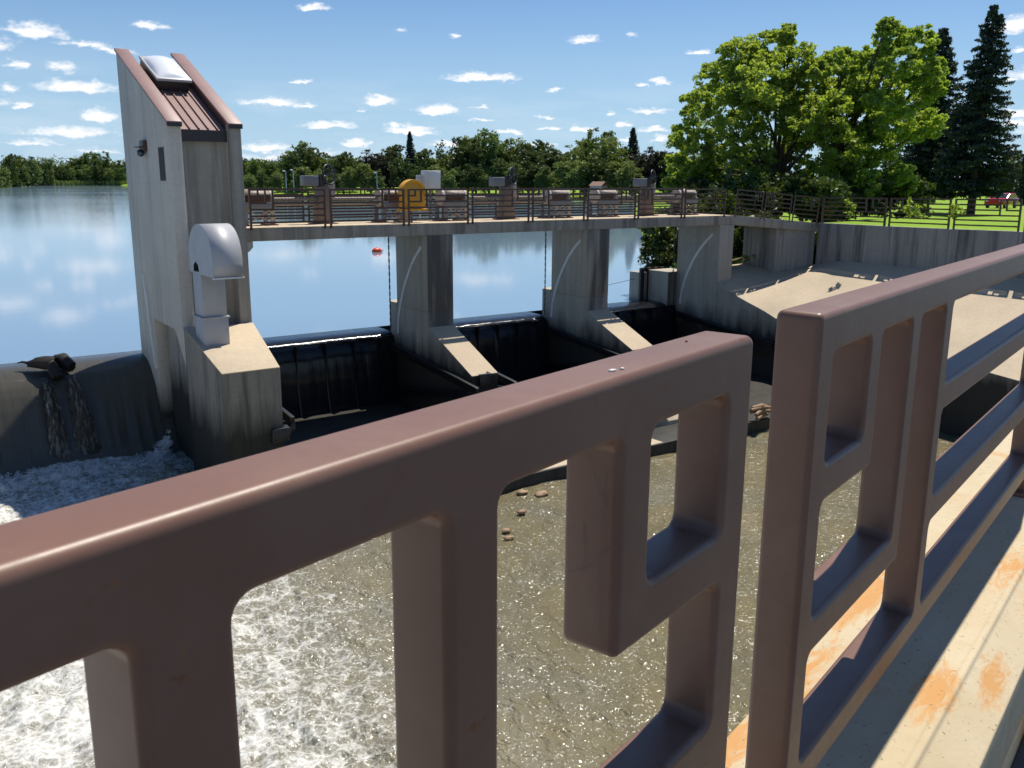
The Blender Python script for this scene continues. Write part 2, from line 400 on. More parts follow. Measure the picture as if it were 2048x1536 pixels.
def mat_spray():
    k = N('white_spray'); p = k.pos(); f = k.noise(p, 14, 5, .75)
    return k.done(k.bsdf(base=k.mix(f, (.62, .64, .66), (.9, .9, .9)), rough=.6, spec=.3, normal=k.bump(f, .8, .06)))
M_SPRAY = mat_spray()
# ------------------------------------------------------------------ near railing: welded panels cut from one rounded outline
TZ = [-.213, -.493, -.798, -1.103]; TW = .076; NF = .510; DEP = .082; BV = .012
def fillet_poly(pts, r_in, r_out, seg=5):
    """pts: closed outline; convex corners get r_in, reflex corners r_out"""
    n = len(pts); A = sum(pts[i][0] * pts[(i + 1) % n][1] - pts[(i + 1) % n][0] * pts[i][1] for i in range(n))
    if A < 0: pts = pts[::-1]
    out = []
    for i in range(n):
        p0, p1, p2 = Vector(pts[i - 1]), Vector(pts[i]), Vector(pts[(i + 1) % n])
        a = (p0 - p1).normalized(); b = (p2 - p1).normalized()
        cr = (p1 - p0).x * (p2 - p1).y - (p1 - p0).y * (p2 - p1).x
        r = r_in if cr > 0 else r_out
        s = p1 + a * r; e = p1 + b * r; c = p1 + (a + b) * r
        for k in range(seg + 1):
            t = k / seg
            ang0 = math.atan2((s - c).y, (s - c).x); ang1 = math.atan2((e - c).y, (e - c).x)
            d = (ang1 - ang0 + PI) % (2 * PI) - PI
            out.append((c.x + r * math.cos(ang0 + d * t), c.y + r * math.sin(ang0 + d * t)))
    return out
def rail_panel(name, u_key, sgn, length, offs, zsh, label):
    W = lambda o: u_key + sgn * o
    org = rail_pt(u_key + sgn * length / 2, NF + DEP / 2, -1.28)
    t = thing(name, org, label, 'railing panel', 'brown steel railing panels along the near bridge')
    z = [a + zsh for a in TZ]; b = [a - TW for a in z]
    o1, o2, o3 = offs; E0, E1 = .078, length - .078
    holes = [
        [(E0, b[0]), (o1, b[0]), (o1, z[1]), (E0, z[1])],
        [(o1 + TW, b[0]), (o2, b[0]), (o2, z[2]), (E0, z[2]), (E0, b[1]), (o1 + TW, b[1])],
        [(o2 + TW, b[0]), (o3, b[0]), (o3, z[3]), (E0, z[3]), (E0, b[2]), (o2 + TW, b[2])]]
    for i in range(3): holes.append([(o3 + TW, b[i]), (E1, b[i]), (E1, z[i + 1]), (o3 + TW, z[i + 1])])
    cu = bpy.data.curves.new('panel_outline', 'CURVE'); cu.dimensions = '2D'; cu.fill_mode = 'BOTH'
    cu.extrude = DEP / 2 - BV; cu.bevel_depth = BV; cu.bevel_resolution = 4; cu.offset = -BV
    outlines = [fillet_poly([(0, z[0]), (length, z[0]), (length, b[3]), (0, b[3])], .014, .014)]
    outlines += [fillet_poly(h, .019, .013) for h in holes]
    for pl in outlines:
        s = cu.splines.new('POLY'); s.points.add(len(pl) - 1); s.use_cyclic_u = True
        for q, p in zip(s.points, pl): q.co = (p[0], p[1], 0, 1)
    tmp = bpy.data.objects.new('tmp', cu); COL.objects.link(tmp)
    bpy.context.view_layer.update()
    me = bpy.data.meshes.new_from_object(tmp.evaluated_get(bpy.context.evaluated_depsgraph_get()))
    bpy.data.objects.remove(tmp); bpy.data.curves.remove(cu)
    # whole-panel normals, weighted by face area so that flats stay flat
    nv = len(me.vertices); co = np.empty(nv * 3, np.float32); me.vertices.foreach_get('co', co); co = co.reshape(-1, 3)
    full = bmesh.new(); full.from_mesh(me); bmesh.ops.remove_doubles(full, verts=full.verts, dist=1e-5)
    bmesh.ops.recalc_face_normals(full, faces=full.faces)
    bpy.data.meshes.remove(me)
    R = .030
    regs = [('top_rail', -1, length + 1, b[0], 9), ('end_post', -1, E0 + R, b[3] - 1, b[0]), ('end_post', E1 - R, length + 1, b[3] - 1, b[0])]
    regs += [('bar', o1 - R, o1 + TW + R, b[1] - .001, b[0]), ('bar', o2 - R, o2 + TW + R, b[2] - .001, b[0]), ('bar', o3 - R, o3 + TW + R, b[3] - 1, b[0])]
    regs += [('cross_bar', E0 + R, o1 - R, b[1] - R, z[1] + R), ('cross_bar', E0 + R, o2 - R, b[2] - .001, z[2] + .001), ('cross_bar', E0 + R, o3 - R, b[3] - 1, z[3] + .001)]
    for i in (1, 2, 3): regs.append(('cross_bar', o3 + TW + R, E1 - R, b[i] - .001 - (1 if i == 3 else 0), z[i] + .001))
    for nm, ua, ub, za, zb in regs:
        bm = full.copy()
        for co_, no in (((ua, 0, 0), (-1, 0, 0)), ((ub, 0, 0), (1, 0, 0)), ((0, za, 0), (0, -1, 0)), ((0, zb, 0), (0, 1, 0))):
            bmesh.ops.bisect_plane(bm, geom=bm.verts[:] + bm.edges[:] + bm.faces[:], plane_co=co_, plane_no=no, clear_outer=True, dist=1e-6)
        acc = {}
        for v in bm.verts:
            if abs(abs(v.co.z) - DEP / 2) < 2e-4: nn = Vector((0, 0, 1 if v.co.z > 0 else -1))
            else:
                nn = Vector()
                for f in v.link_faces: nn += f.normal * f.calc_area()
                nn.normalize()
            acc[v.index] = nn
        bm.verts.index_update()
        nrm = []
        for v in bm.verts:
            if abs(abs(v.co.z) - DEP / 2) < 2e-4: nn = Vector((0, 0, 1 if v.co.z > 0 else -1))
            else:
                nn = Vector()
                for f in v.link_faces: nn += f.normal * f.calc_area()
                nn.normalize()
            c = v.co
            # curve plane (x, y, z) -> along rail, up, towards the camera
            v.co = rail_pt(W(c.x), NF + DEP / 2 - c.z * sgn * 1, c.y) - org
            nrm.append(RU * (sgn * nn.x) - RN * (nn.z * sgn) + Vector((0, 0, nn.y)))
        m2 = bpy.data.meshes.new(nm); bm.to_mesh(m2); bm.free()
        m2.materials.append(M_RAIL); m2.shade_smooth()
        m2.normals_split_custom_set_from_vertices([tuple(q) for q in nrm])
        link(nm, m2, t)
    full.free()
    # short feet under the two end posts
    for o in (E0 / 2, length - E0 / 2):
        q = MB(); c = rail_pt(W(o), NF + DEP / 2, (b[3] - 1.275) / 2)
        q.obox(c, RU * .03, RN * .03, Zup * abs(-1.275 - b[3]) / 2)
        c2 = rail_pt(W(o), NF + DEP / 2, -1.274); q.obox(c2, RU * .07, RN * .06, Zup * .008)
        q.build('foot', M_RAIL, t, bevel=.002)
    return t
def specks(t, lst):
    for u, n, r in lst:
        q = MB(); c = rail_pt(u, n, TZ[0] + .0008); q.ball(c, r * 1.6, r, .0018, 10, 6)
        for v in q.bm.verts: v.co += Vector((random.uniform(-.2, .2) * r, random.uniform(-.2, .2) * r, 0))
        q.build('bird_dropping', M_WEB if r < .002 else M_WHITE, t, smooth=80)
rail_panel('railing_panel', 1.487, 1, 2.75, (.288, .580, .875), 0., 'brown railing panel right of the gap, nearest end post beside its square hole')
pn = rail_panel('railing_panel', 1.217, -1, 2.75, (.285, .580, .878), 0., 'big brown railing panel left of the gap, crossing the lower left of the view')

specks(pn, [(.87, .535, .0035), (.885, .531, .002), (1.10, .56, .0015)])
# coping the railing stands on, with its wall and the deck behind the camera
LU0, LU1 = -9., 26.
def rprism(outline, u0, u1, name, mat, parent=None, bevel=0, org=None):
    q = MB(); q.poly_prism([RN * n + Vector((0, 0, EYE + zz)) for n, zz in outline], RU * u0, RU * u1)
    return q.build(name, mat, parent, bevel=bevel, org=org)
par = thing('parapet_wall', rail_pt(2, .5, -3), 'pale rust-stained concrete parapet under the near brown railing', 'wall')
rprism([(.765, -1.28), (.765, -1.47), (.70, -1.50), (.70, -2.2), (.35, -2.2), (.35, -1.55), (.278, -1.55), (.278, -1.325), (.380, -1.287), (.386, -1.276), (.400, -1.276), (.408, -1.281)], LU0, LU1, 'coping', M_CAP, par, .006)
rprism([(.33, -1.565), (.33, -2.3), (.295, -2.3), (.295, -1.565)], LU0, LU1, 'face_panel', M_CAP, par, .004)
s = rprism([(.72, -2.2), (.72, -3.1), (-4, -3.1), (-4, -2.2), (-4, -1.75), (.29, -1.75), (.29, -2.2)], LU0, LU1, 'bridge_deck', M_ASPHALT)
tag(s, kind='structure')
q = MB(); q.poly_prism([RN * n + Vector((0, 0, zz)) for n, zz in [(.7, 1.9), (.7, -3.5), (-4, -3.5), (-4, 1.9)]], RU * 27.6, RU * 31.)
tag(q.build('bridge_abutment', M_CONC_WALL), 'concrete abutment carrying the far end of the near bridge', 'abutment')

# ------------------------------------------------------------------ dam: helper for coordinates measured from the eye level
def E(pts): return [(p[0], p[1] + EYE) for p in pts]
XL, XR = 6.70, 8.52
tw = thing('gate_tower', (7.6, 24.5, 0), 'tall slant-topped grey concrete control tower with brown metal roof', 'tower')
q = MB(); q.yz(E([(27.45, 3.40), (27.45, -8.3), (25.8, -8.3), (25.8, -3.78), (23.9, -3.82), (23.1, -4.73), (23.12, -4.71), (23.12, -3.72), (23.2, -3.70), (23.2, 1.33)]), XL, XL + .32)
q.build('side_wall', M_CONC_TOWER, tw, bevel=.015)  # lighter than the other walls: sky light put into its colour
q = MB(); q.yz(E([(27.45, 3.40), (27.45, -8.3), (23.2, -8.3), (23.2, 1.33)]), XR - .32, XR)
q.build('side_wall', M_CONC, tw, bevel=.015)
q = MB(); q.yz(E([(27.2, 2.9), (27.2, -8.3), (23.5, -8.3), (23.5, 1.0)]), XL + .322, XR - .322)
q.build('front_wall', M_CONC, tw)  # front and right wall use a darker concrete, shade put into colour
q = MB()   # lower block with the sloping top, tapering to the right
a = [(XL + .322, 23.49), (XR, 23.19), (XR - .02, 23.1), (8.12, 20.42), (XL + .001, 20.42), (XL + .001, 23.118), (XL + .322, 23.118)]
def ztop(y): return EYE - 3.72 - .263 * (23.1 - y)
lo = [q.bm.verts.new((x, y, -3.3)) for x, y in a]; hi = [q.bm.verts.new((x, y, ztop(min(y, 23.2)))) for x, y in a]
q.bm.faces.new(lo[::-1]); q.bm.faces.new(hi)
for i in range(7): q.bm.faces.new((lo[i], lo[(i + 1) % 7], hi[(i + 1) % 7], hi[i]))
q.build('buttress', M_CONC_BLOCK, tw, bevel=.0)
q = MB()
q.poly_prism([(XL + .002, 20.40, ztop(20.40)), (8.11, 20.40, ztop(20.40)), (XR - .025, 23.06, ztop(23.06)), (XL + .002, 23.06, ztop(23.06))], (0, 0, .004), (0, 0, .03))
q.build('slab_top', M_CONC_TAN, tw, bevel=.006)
for x0 in (XL - .03, XR - .34):
    q = MB(); q.yz(E([(27.50, 3.425), (27.50, 3.50), (23.14, 1.375), (23.14, 1.28), (23.20, 1.28), (23.20, 1.335)]), x0, x0 + .37)
    c = q.build('parapet_cap', M_ROOF, tw, bevel=.004)
    q = MB(); q.box(x0 + .005, x0 + .365, 23.128, 23.139, EYE + 1.25, EYE + 1.345); q.build('cap_edge', M_ROOFDK, c)
q = MB(); q.yz(E([(27.2, 3.10), (27.2, 3.04), (23.38, 1.145), (23.38, 1.205)]), XL + .33, XR - .33)
rf = q.build('metal_roof', M_ROOF, tw)
for k in range(1, 5):
    q = MB(); x = XL + .33 + (XR - XL - .66) * k / 5 + .03
    q.yz(E([(27.2, 3.101), (27.2, 3.14), (23.36, 1.245), (23.36, 1.206)]), x - .012, x + .012); q.build('roof_seam', M_ROOF, rf)
q = MB(); q.box(XL + .325, XR - .325, 23.34, 23.375, EYE + .92, EYE + 1.195); q.build('fascia', M_ROOFDK, tw)
q = MB(); q.yz(E([(27.2, 3.30), (27.2, 3.05), (23.38, 1.15), (23.38, 1.40)]), XR - .335, XR - .324); q.build('flashing', M_ROOFDK, rf)
# skylight on the roof
cb = MB(); zr = lambda y: EYE + 1.205 + .496 * (y - 23.38)
cb.yz([(25.55, zr(25.55) - .03), (25.55 - .13, zr(25.55) + .25), (27.0 - .13, zr(27.0) + .25), (27.0, zr(27.0) - .03)], 7.18, 8.02)
sk = cb.build('skylight', M_ROOFDK, tw, bevel=.01)
q = MB(); q.yz([(25.35, zr(25.55) + .22), (25.33, zr(25.55) + .285), (26.86, zr(26.98) + .285), (26.88, zr(26.98) + .225)], 7.14, 8.06)
q.build('skylight_frame', M_GALV, sk, bevel=.01)
P = np.zeros((19, 19, 3))
for i in range(19):
    for j in range(19):
        a, b = i / 9 - 1, j / 9 - 1
        y = 25.40 + (26.80 - 25.40) * (b + 1) / 2; x = 7.18 + .84 * (a + 1) / 2
        h = .24 * (1 - a * a) ** .6 * (1 - b * b) ** .6
        P[i, j] = (x, y - h * .42, zr(y) + .295 + .10 + h * .9 - .06)
me = grid_mesh('dome', P - np.array(ORG[tw.name]), M_DOME); link('dome', me, sk)
# lamp, window and steel angle on the left wall
q = MB()
q.box(XL - .10, XL - .001, 25.10, 25.50, EYE + .70, EYE + .98); lamp = q.build('wall_lamp', M_RAIL_FAR, tw, bevel=.01)
q = MB(); q.box(XL - .22, XL - .101, 25.08, 25.52, EYE + .79, EYE + .825); q.build('lamp_hood', M_RAIL_FAR, lamp)
q = MB(); q.ball((XL - .13, 25.30, EYE + .66), .10, .14, .10); q.build('lamp_globe', M_GLASS, lamp, smooth=180)
q = MB(); q.box(XL - .006, XL + .02, 23.66, 24.10, EYE - .02, EYE + .75); wn = q.build('slit_window', M_LOUVRE, tw)
q = MB(); q.box(XL - .004, XL - .001, 23.63, 24.13, EYE - .05, EYE + .78); q.build('window_frame', M_RUST, wn)
q = MB(); q.yz(E([(26.50, -2.6), (26.42, -2.6), (25.86, -5.2), (25.98, -5.2)]), XL - .05, XL - .002); q.build('guide_angle', M_STEEL, tw)
# corbel carrying the walkway, on the right wall
q = MB(); q.xz([(XR + .003, EYE - 2.1), (XR + .50, EYE - 1.95), (XR + .62, EYE - 1.83), (XR + .62, EYE - 1.675), (XR + .003, EYE - 1.675)], 24.46, 26.7)
q.build('corbel', M_CONC_TOWER, tw, bevel=.01)
# cast bracket for the gate arm on the block's right flank
def bracket(parent, c):
    c = Vector(c)
    q = MB(); q.obox(c, (.22, 0, 0), (0, .05, 0), (0, 0, .17))
    for dx in (-.15, .15):
        for dz in (-.11, .11): q.tube([c + Vector((dx, -.052, dz)), c + Vector((dx, -.085, dz))], .022, 8)
    q.tube([c + Vector((.20, 0, .04)), c + Vector((.20, .22, .08))], .11, 14)
    return q.build('trunnion_bracket', M_BLACK, parent, bevel=.004)
bracket(tw, (8.02, 20.36, EYE - 6.08))

# ventilation duct on the sloping slab
vd = thing('vent_duct', (7.14, 22.25, EYE - 4.0), 'grey sheet-metal gooseneck vent duct on the sunlit sloping slab', 'vent duct')
q = MB()
q.box(6.84, 7.46, 21.93, 22.60, EYE - 4.0, EYE - 3.31); q.build('lower_duct', M_GALV, vd, bevel=.006)
q = MB(); q.box(6.86, 7.44, 21.95, 22.58, EYE - 3.31, EYE - 2.19); q.build('upper_duct', M_GALV, vd, bevel=.006)
q = MB(); q.box(6.80, 7.50, 21.89, 22.64, EYE - 3.33, EYE - 3.295); q.build('flange', M_GALV, vd, bevel=.003)
prof = []
for k in range(25):
    t = PI * k / 24
    prof.append((21.74 + .88 * math.cos(t), EYE - 1.93 + .90 * math.sin(t) ** .9))
pr = [(22.62, EYE - 2.2)] + prof + [(20.86, EYE - 2.24)]
q = MB()                        # curved skin of the hood
for (y0, z0), (y1, z1) in zip(pr, pr[1:]): q.face([(6.81, y0, z0), (7.52, y0, z0), (7.52, y1, z1), (6.81, y1, z1)])
bmesh.ops.remove_doubles(q.bm, verts=q.bm.verts, dist=1e-5)
hd = q.build('hood', M_GALV, vd, smooth=40)
so = hd.modifiers.new('thick', 'SOLIDIFY'); so.thickness = .012
for x in (6.815, 7.505):
    q = MB(); side = [(x, a - (.006 if a > 21.74 else -.006), b - .004) for a, b in pr[:]]
    side = side + ([(x, 21.90, EYE - 2.22), (x, 21.95, EYE - 2.02), (x, 22.12, EYE - 1.93), (x, 22.30, EYE - 2.02), (x, 22.34, EYE - 2.2)] if x < 7 else [(x, 21.9, EYE - 2.22)])
    q.poly_prism(side, (0, 0, 0), (.008, 0, 0)); q.build('hood_side', M_GALV, hd)
q = MB(); q.box(6.79, 7.54, 20.84, 20.88, EYE - 2.27, EYE - 2.235); q.build('hood_lip', M_STEEL, hd)
q = MB(); q.box(6.83, 7.49, 21.91, 22.62, EYE - 2.215, EYE - 2.185); q.build('flange', M_GALV, vd, bevel=.003)

# piers
def pier(x0, x1, label, end_y, end_z, nose=True):
    t = thing('pier', ((x0 + x1) / 2, 25.4, 0), label, 'pier', 'concrete piers carrying the walkway')
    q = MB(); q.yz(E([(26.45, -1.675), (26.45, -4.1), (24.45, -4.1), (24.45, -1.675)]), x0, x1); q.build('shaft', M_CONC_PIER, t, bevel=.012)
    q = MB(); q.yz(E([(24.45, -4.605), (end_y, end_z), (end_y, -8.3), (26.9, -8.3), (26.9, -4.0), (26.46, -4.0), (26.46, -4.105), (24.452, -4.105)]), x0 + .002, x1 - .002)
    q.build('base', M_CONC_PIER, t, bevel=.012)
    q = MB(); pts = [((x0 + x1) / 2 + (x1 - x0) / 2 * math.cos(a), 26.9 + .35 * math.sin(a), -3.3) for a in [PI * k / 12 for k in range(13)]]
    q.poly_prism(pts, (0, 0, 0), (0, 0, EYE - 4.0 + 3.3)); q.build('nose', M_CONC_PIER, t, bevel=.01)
    q = MB()
    yv = Vector((0, 24.45 - end_y, -4.605 - end_z))
    q.poly_prism([(x0 + .004, end_y + .01, EYE + end_z), (x1 - .004, end_y + .01, EYE + end_z), (x1 - .004, 24.44, EYE - 4.6), (x0 + .004, 24.44, EYE - 4.6)], (0, 0, .008), (0, 0, .022))
    q.build('slope_top', M_CONC_TAN, t)
    guide(t, x0)
    return t
def guide(t, x0):
    arc = [(24.66, -1.98), (24.80, -2.05), (25.12, -2.33), (25.45, -2.68), (25.76, -3.12), (26.0, -3.55), (26.22, -4.05), (26.36, -4.5), (26.42, -5.05)]
    q = MB()
    for (y0, z0), (y1, z1) in zip(arc[1:], arc[2:]):
        d = Vector((0, y1 - y0, z1 - z0)).normalized(); w = Vector((0, -d.z, d.y)) * .055
        a, b = Vector((x0 - .004, y0, z0 + EYE)), Vector((x0 - .004, y1, z1 + EYE)) - d * .012
        q.poly_prism([a + w, b + w, b - w, a - w], (-.012, 0, 0), (0.002, 0, 0))
    q.build('gate_guide', M_STEEL, t)
p1 = pier(14.72, 15.68, 'concrete pier nearest the tower, with a dark bracket at its sunlit foot', 21.96, -5.75)
bracket(p1, (15.15, 21.88, EYE - 5.86))
p2 = pier(21.35, 22.42, 'middle concrete pier, second from the tower', 21.96, -5.66)
p3 = thing('pier', (28.8, 25.4, 0), 'concrete pier at the right bank, beside the sunlit sloping apron', 'pier', 'concrete piers carrying the walkway')
q = MB(); q.yz(E([(26.7, -1.675), (26.7, -8.3), (24.45, -8.3), (24.45, -1.675)]), 28.37, 29.22); q.build('shaft', M_CONC_PIER3, p3, bevel=.012)
guide(p3, 28.37)
q = MB(); q.box(27.9, 29.2, 26.72, 27.9, -3.3, 1.30); q.build('upstream_block', M_CONC_PIER, p3, bevel=.03)
q = MB()
for k in range(7):
    x = 27.55 + .2 * k; q.obox((x, 28.0 + (.06 if k % 2 else -.06), -.6), (.11, 0, 0), (0, .05, 0), (0, 0, 1.98))
q.build('sheet_piling', M_BLACK, p3)
q = MB(); q.box(27.45, 29.3, 27.92, 28.6, -3.3, 1.2); q.build('upstream_block', M_CONC_PIER, p3, bevel=.03)

# walkway deck over the piers and its ramp to the bank
WA = Vector((29.12, 24.45, EYE - 1.30)); WB = Vector((33.35, 23.42, EYE - 1.66))
br = thing('footbridge', (19, 25.7, EYE - 1.5), 'long concrete footbridge slab over the dam gates, tower to right bank', 'footbridge')
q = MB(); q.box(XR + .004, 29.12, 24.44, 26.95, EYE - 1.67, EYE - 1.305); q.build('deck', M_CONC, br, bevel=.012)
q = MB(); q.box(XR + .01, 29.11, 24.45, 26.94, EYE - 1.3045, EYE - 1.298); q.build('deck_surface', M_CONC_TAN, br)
q = MB()
pts = [WA + Vector((.004, 0, -.005)), WB + Vector((0, 0, -.005)), WB + Vector((.6, 2.45, -.005)), WA + Vector((.004, 2.5, -.005))]
q.poly_prism(pts, (0, 0, -.365), (0, 0, 0)); q.build('ramp_slab', M_CONC, br, bevel=.012)
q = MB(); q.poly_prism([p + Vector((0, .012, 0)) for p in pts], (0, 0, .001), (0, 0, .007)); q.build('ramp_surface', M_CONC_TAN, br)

# ------------------------------------------------------------------ walkway railings: one panel is built per kind, then copied
FH = 1.05
def fence_panel(L, key, label):
    t = thing('fence_panel', (0, 0, 0), label, 'railing panel', 'brown railing panels along the dam walkway')
    T = .052; zs = [FH - T - i * (FH - .11 - T) / 5 for i in range(6)]
    def bx(name, x0, x1, z0, z1):
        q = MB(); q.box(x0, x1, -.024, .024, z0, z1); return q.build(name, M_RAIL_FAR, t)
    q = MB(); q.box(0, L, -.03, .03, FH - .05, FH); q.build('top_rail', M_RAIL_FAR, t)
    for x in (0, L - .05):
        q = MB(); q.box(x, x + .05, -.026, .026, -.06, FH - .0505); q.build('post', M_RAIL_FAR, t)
    ks = [.24, .45, .66] if L > 1.7 else [.22, .40, .58]
    flip = (lambda a, b: (L - b, L - a)) if key == 'R' else (lambda a, b: (a, b))
    if key:
        for i, k in enumerate(ks):
            a, b = flip(k, k + .042); bx('bar', a, b, zs[i + 1], FH - .051)
            a, b = flip(.051, k - .001); bx('cross_bar', a, b, zs[i + 1], zs[i + 1] + T)
        for i in (1, 2, 3):
            a, b = flip(ks[2] + .043, L - .051); bx('cross_bar', a, b, zs[i], zs[i] + T)
        for i in (4, 5): bx('cross_bar', .051, L - .051, zs[i], zs[i] + T)
    else:
        for i in (1, 2, 3, 4, 5): bx('cross_bar', .051, L - .051, zs[i], zs[i] + T)
    return t
def place(t, p, ang, pitch=0, label=None):
    t.location = p; t.rotation_euler = (0, pitch, ang)
    if label: t['label'] = label
gaps = [11.377, 13.972, 16.317, 18.758, 21.21, 23.675, 26.14, 28.60]
spans = [(9.0, gaps[0])] + list(zip(gaps, gaps[1:]))
names = ['first walkway railing panel, touching the concrete tower', 'walkway railing panel left of the yellow ring-buoy box', 'walkway railing panel with the yellow ring-buoy box on it',
         'walkway railing panel in front of the second handwheel', 'walkway railing panel just right of the second handwheel', 'walkway railing panel above the middle pier, right of it',
         'walkway railing panel in front of the third handwheel', 'last straight walkway railing panel before the ramp bend']
proto = {}
for i, (a, b) in enumerate(spans):
    L = 2.25; key = 'LR'[i % 2]
    if key not in proto: proto[key] = o = fence_panel(L, key, names[i])
    else: o = copy_tree(proto[key])
    o.scale.x = (b - a - .13) / L
    place(o, (a + .065, 24.40, EYE - 1.30), 0, 0, names[i])
fl = None                      # upstream side of the walkway
far_names = ['tower', 'first handwheel', 'ring-buoy box', 'second gate machine pair', 'second handwheel', 'middle pier', 'third handwheel', 'bank-side machine']
for i, (a, b) in enumerate(spans):
    if fl is None: fl = o = fence_panel(2.25, None, '')
    else: o = copy_tree(fl)
    o.scale.x = (b - a - .13) / 2.25
    place(o, (a + .5, 26.9, EYE - 1.30), 0, 0, 'plain far-side walkway railing panel behind the ' + far_names[i])
# ramp panels
dv = WB - WA; Lr = dv.length; ang = math.atan2(dv.y, dv.x); pit = -math.asin(dv.z / Lr)
rn = ['first ramp railing panel, at the bend above the right pier', 'middle ramp railing panel over the dark opening', 'third ramp railing panel, meeting the bank wall']
for i in range(3):
    o = copy_tree(proto['LR'[(i + 1) % 2]]); f0, f1 = i / 3, (i + 1) / 3
    o.scale.x = (Lr / 3 - .13) / 2.25
    p = WA + dv * f0 + dv.normalized() * .065; place(o, p + Vector((0, .005, 0)), ang, pit, rn[i])
# bank wall panels
BW = [Vector((33.35, 23.42, EYE - 1.66)), Vector((32.64, 19.91, EYE - 1.63)), Vector((32.15, 17.1, EYE - 1.60)), Vector((31.95, 14.56, EYE - 1.57)), Vector((31.75, 12.0, EYE - 1.55)), Vector((31.5, 9.0, EYE - 1.55))]
bn = ['bank wall railing panel nearest the ramp, in tree shade', 'bank wall railing panel second from the ramp, bright lawn behind', 'bank wall railing panel with the red car beyond it', 'bank wall railing panel at the right edge of the photo', 'bank wall railing panel next to the near bridge']
for i in range(5):
    a, b = BW[i], BW[i + 1]; d = b - a
    o = copy_tree(proto['RL'[i % 2]]); o.scale.x = (d.length - .16) / 2.25
    place(o, a + d.normalized() * .08 + Vector((.12, 0, .02)), math.atan2(d.y, d.x), -math.asin(d.z / d.length), bn[i])
bw = thing('retaining_wall', BW[2], 'long grey streaked concrete retaining wall below the lawn on the right bank', 'wall')
for a, b in zip(BW, BW[1:]):
    q = MB(); d = (b - a).normalized(); nrm = Vector((-d.y, d.x, 0)); nrm = nrm if nrm.x > 0 else -nrm
    a2 = a + d * .006; b2 = b - d * .006
    lo = [Vector((p.x, p.y, -1.)) for p in (a2, b2, b2 + nrm * .35, a2 + nrm * .35)]; hi = [Vector((p.x, p.y, z)) for p, z in zip((a2, b2, b2 + nrm * .35, a2 + nrm * .35), (a.z, b.z, b.z, a.z))]
    v0 = [q.bm.verts.new(p) for p in lo]; v1 = [q.bm.verts.new(p) for p in hi]
    q.bm.faces.new(v0[::-1]); q.bm.faces.new(v1)
    for k in range(4): q.bm.faces.new((v0[k], v0[(k + 1) % 4], v1[(k + 1) % 4], v1[k]))
    q.build('wall_section', M_CONC_WALL, bw, bevel=.01)
xa = onY(1550, 500, 24.1).x
zt = lambda x: WA.z - .372 + (WB.z - WA.z) * (x - WA.x) / (WB.x - WA.x)
pl_ = [(xa, 24.1), (33.3, 23.49), (33.9, 25.7), (xa + .5, 26.2)]; q = MB()
v0 = [q.bm.verts.new((x, y, -.6)) for x, y in pl_]; v1 = [q.bm.verts.new((x, y, zt(x))) for x, y in pl_]
q.bm.faces.new(v0[::-1]); q.bm.faces.new(v1)
for k in range(4): q.bm.faces.new((v0[k], v0[(k + 1) % 4], v1[(k + 1) % 4], v1[k]))
q.build('ramp_abutment', M_CONC_WALL, bw, bevel=.01)

# sloping apron between the bank wall and the training wall
YS = np.linspace(26.5, 8., 60); TS = np.linspace(0, 1, 26)
def edge_x(y): return 28.40 if y > 21.5 else 28.40 - (21.5 - y) * .21
def wall_x(y): return float(np.interp(y, [9, 12, 14.56, 17.1, 19.91, 23.42, 26.5], [31.5, 31.75, 31.95, 32.15, 32.64, 33.35, 33.6])) + .05
def apr(y, t):
    x0, x1 = (29.18 if y > 24.45 else edge_x(y)), wall_x(y); x = x1 + (x0 - x1) * t
    f = min(1., max(0., (25.0 - y) / 3.5)) * .94 + .06
    zb = 3.10 + .38 * float(sstep(21.5, 24.3, y))
    return (x, y, EYE - zb - .43 * f * (x1 - x))
P = np.array([[apr(y, t) for t in TS] for y in YS])
ap = link('apron', grid_mesh('apron', P, M_CONC_TAN)); tag(ap, kind='structure')
tr = thing('training_wall', (28., 18, 0), 'dark concrete wall edging the sloping apron below the right pier', 'wall')
ys = [24.44] + list(np.linspace(24, 8., 33)); q = MB()
top = [Vector(apr(y, 1)) + Vector((0, 0, .012)) for y in ys]
for a, b in zip(top, top[1:]):
    a2 = Vector((a.x, a.y, -3.3)); b2 = Vector((b.x, b.y, -3.3)); w = Vector((.32, 0, .02))
    q.face([a2, b2, b, a]); q.face([a, b, b + w, a + w]); q.face([a + w, b + w, b2 + w, a2 + w])
bmesh.ops.remove_doubles(q.bm, verts=q.bm.verts, dist=1e-4)
q.build('wall_face', M_CONC_PIER3, tr, smooth=30)

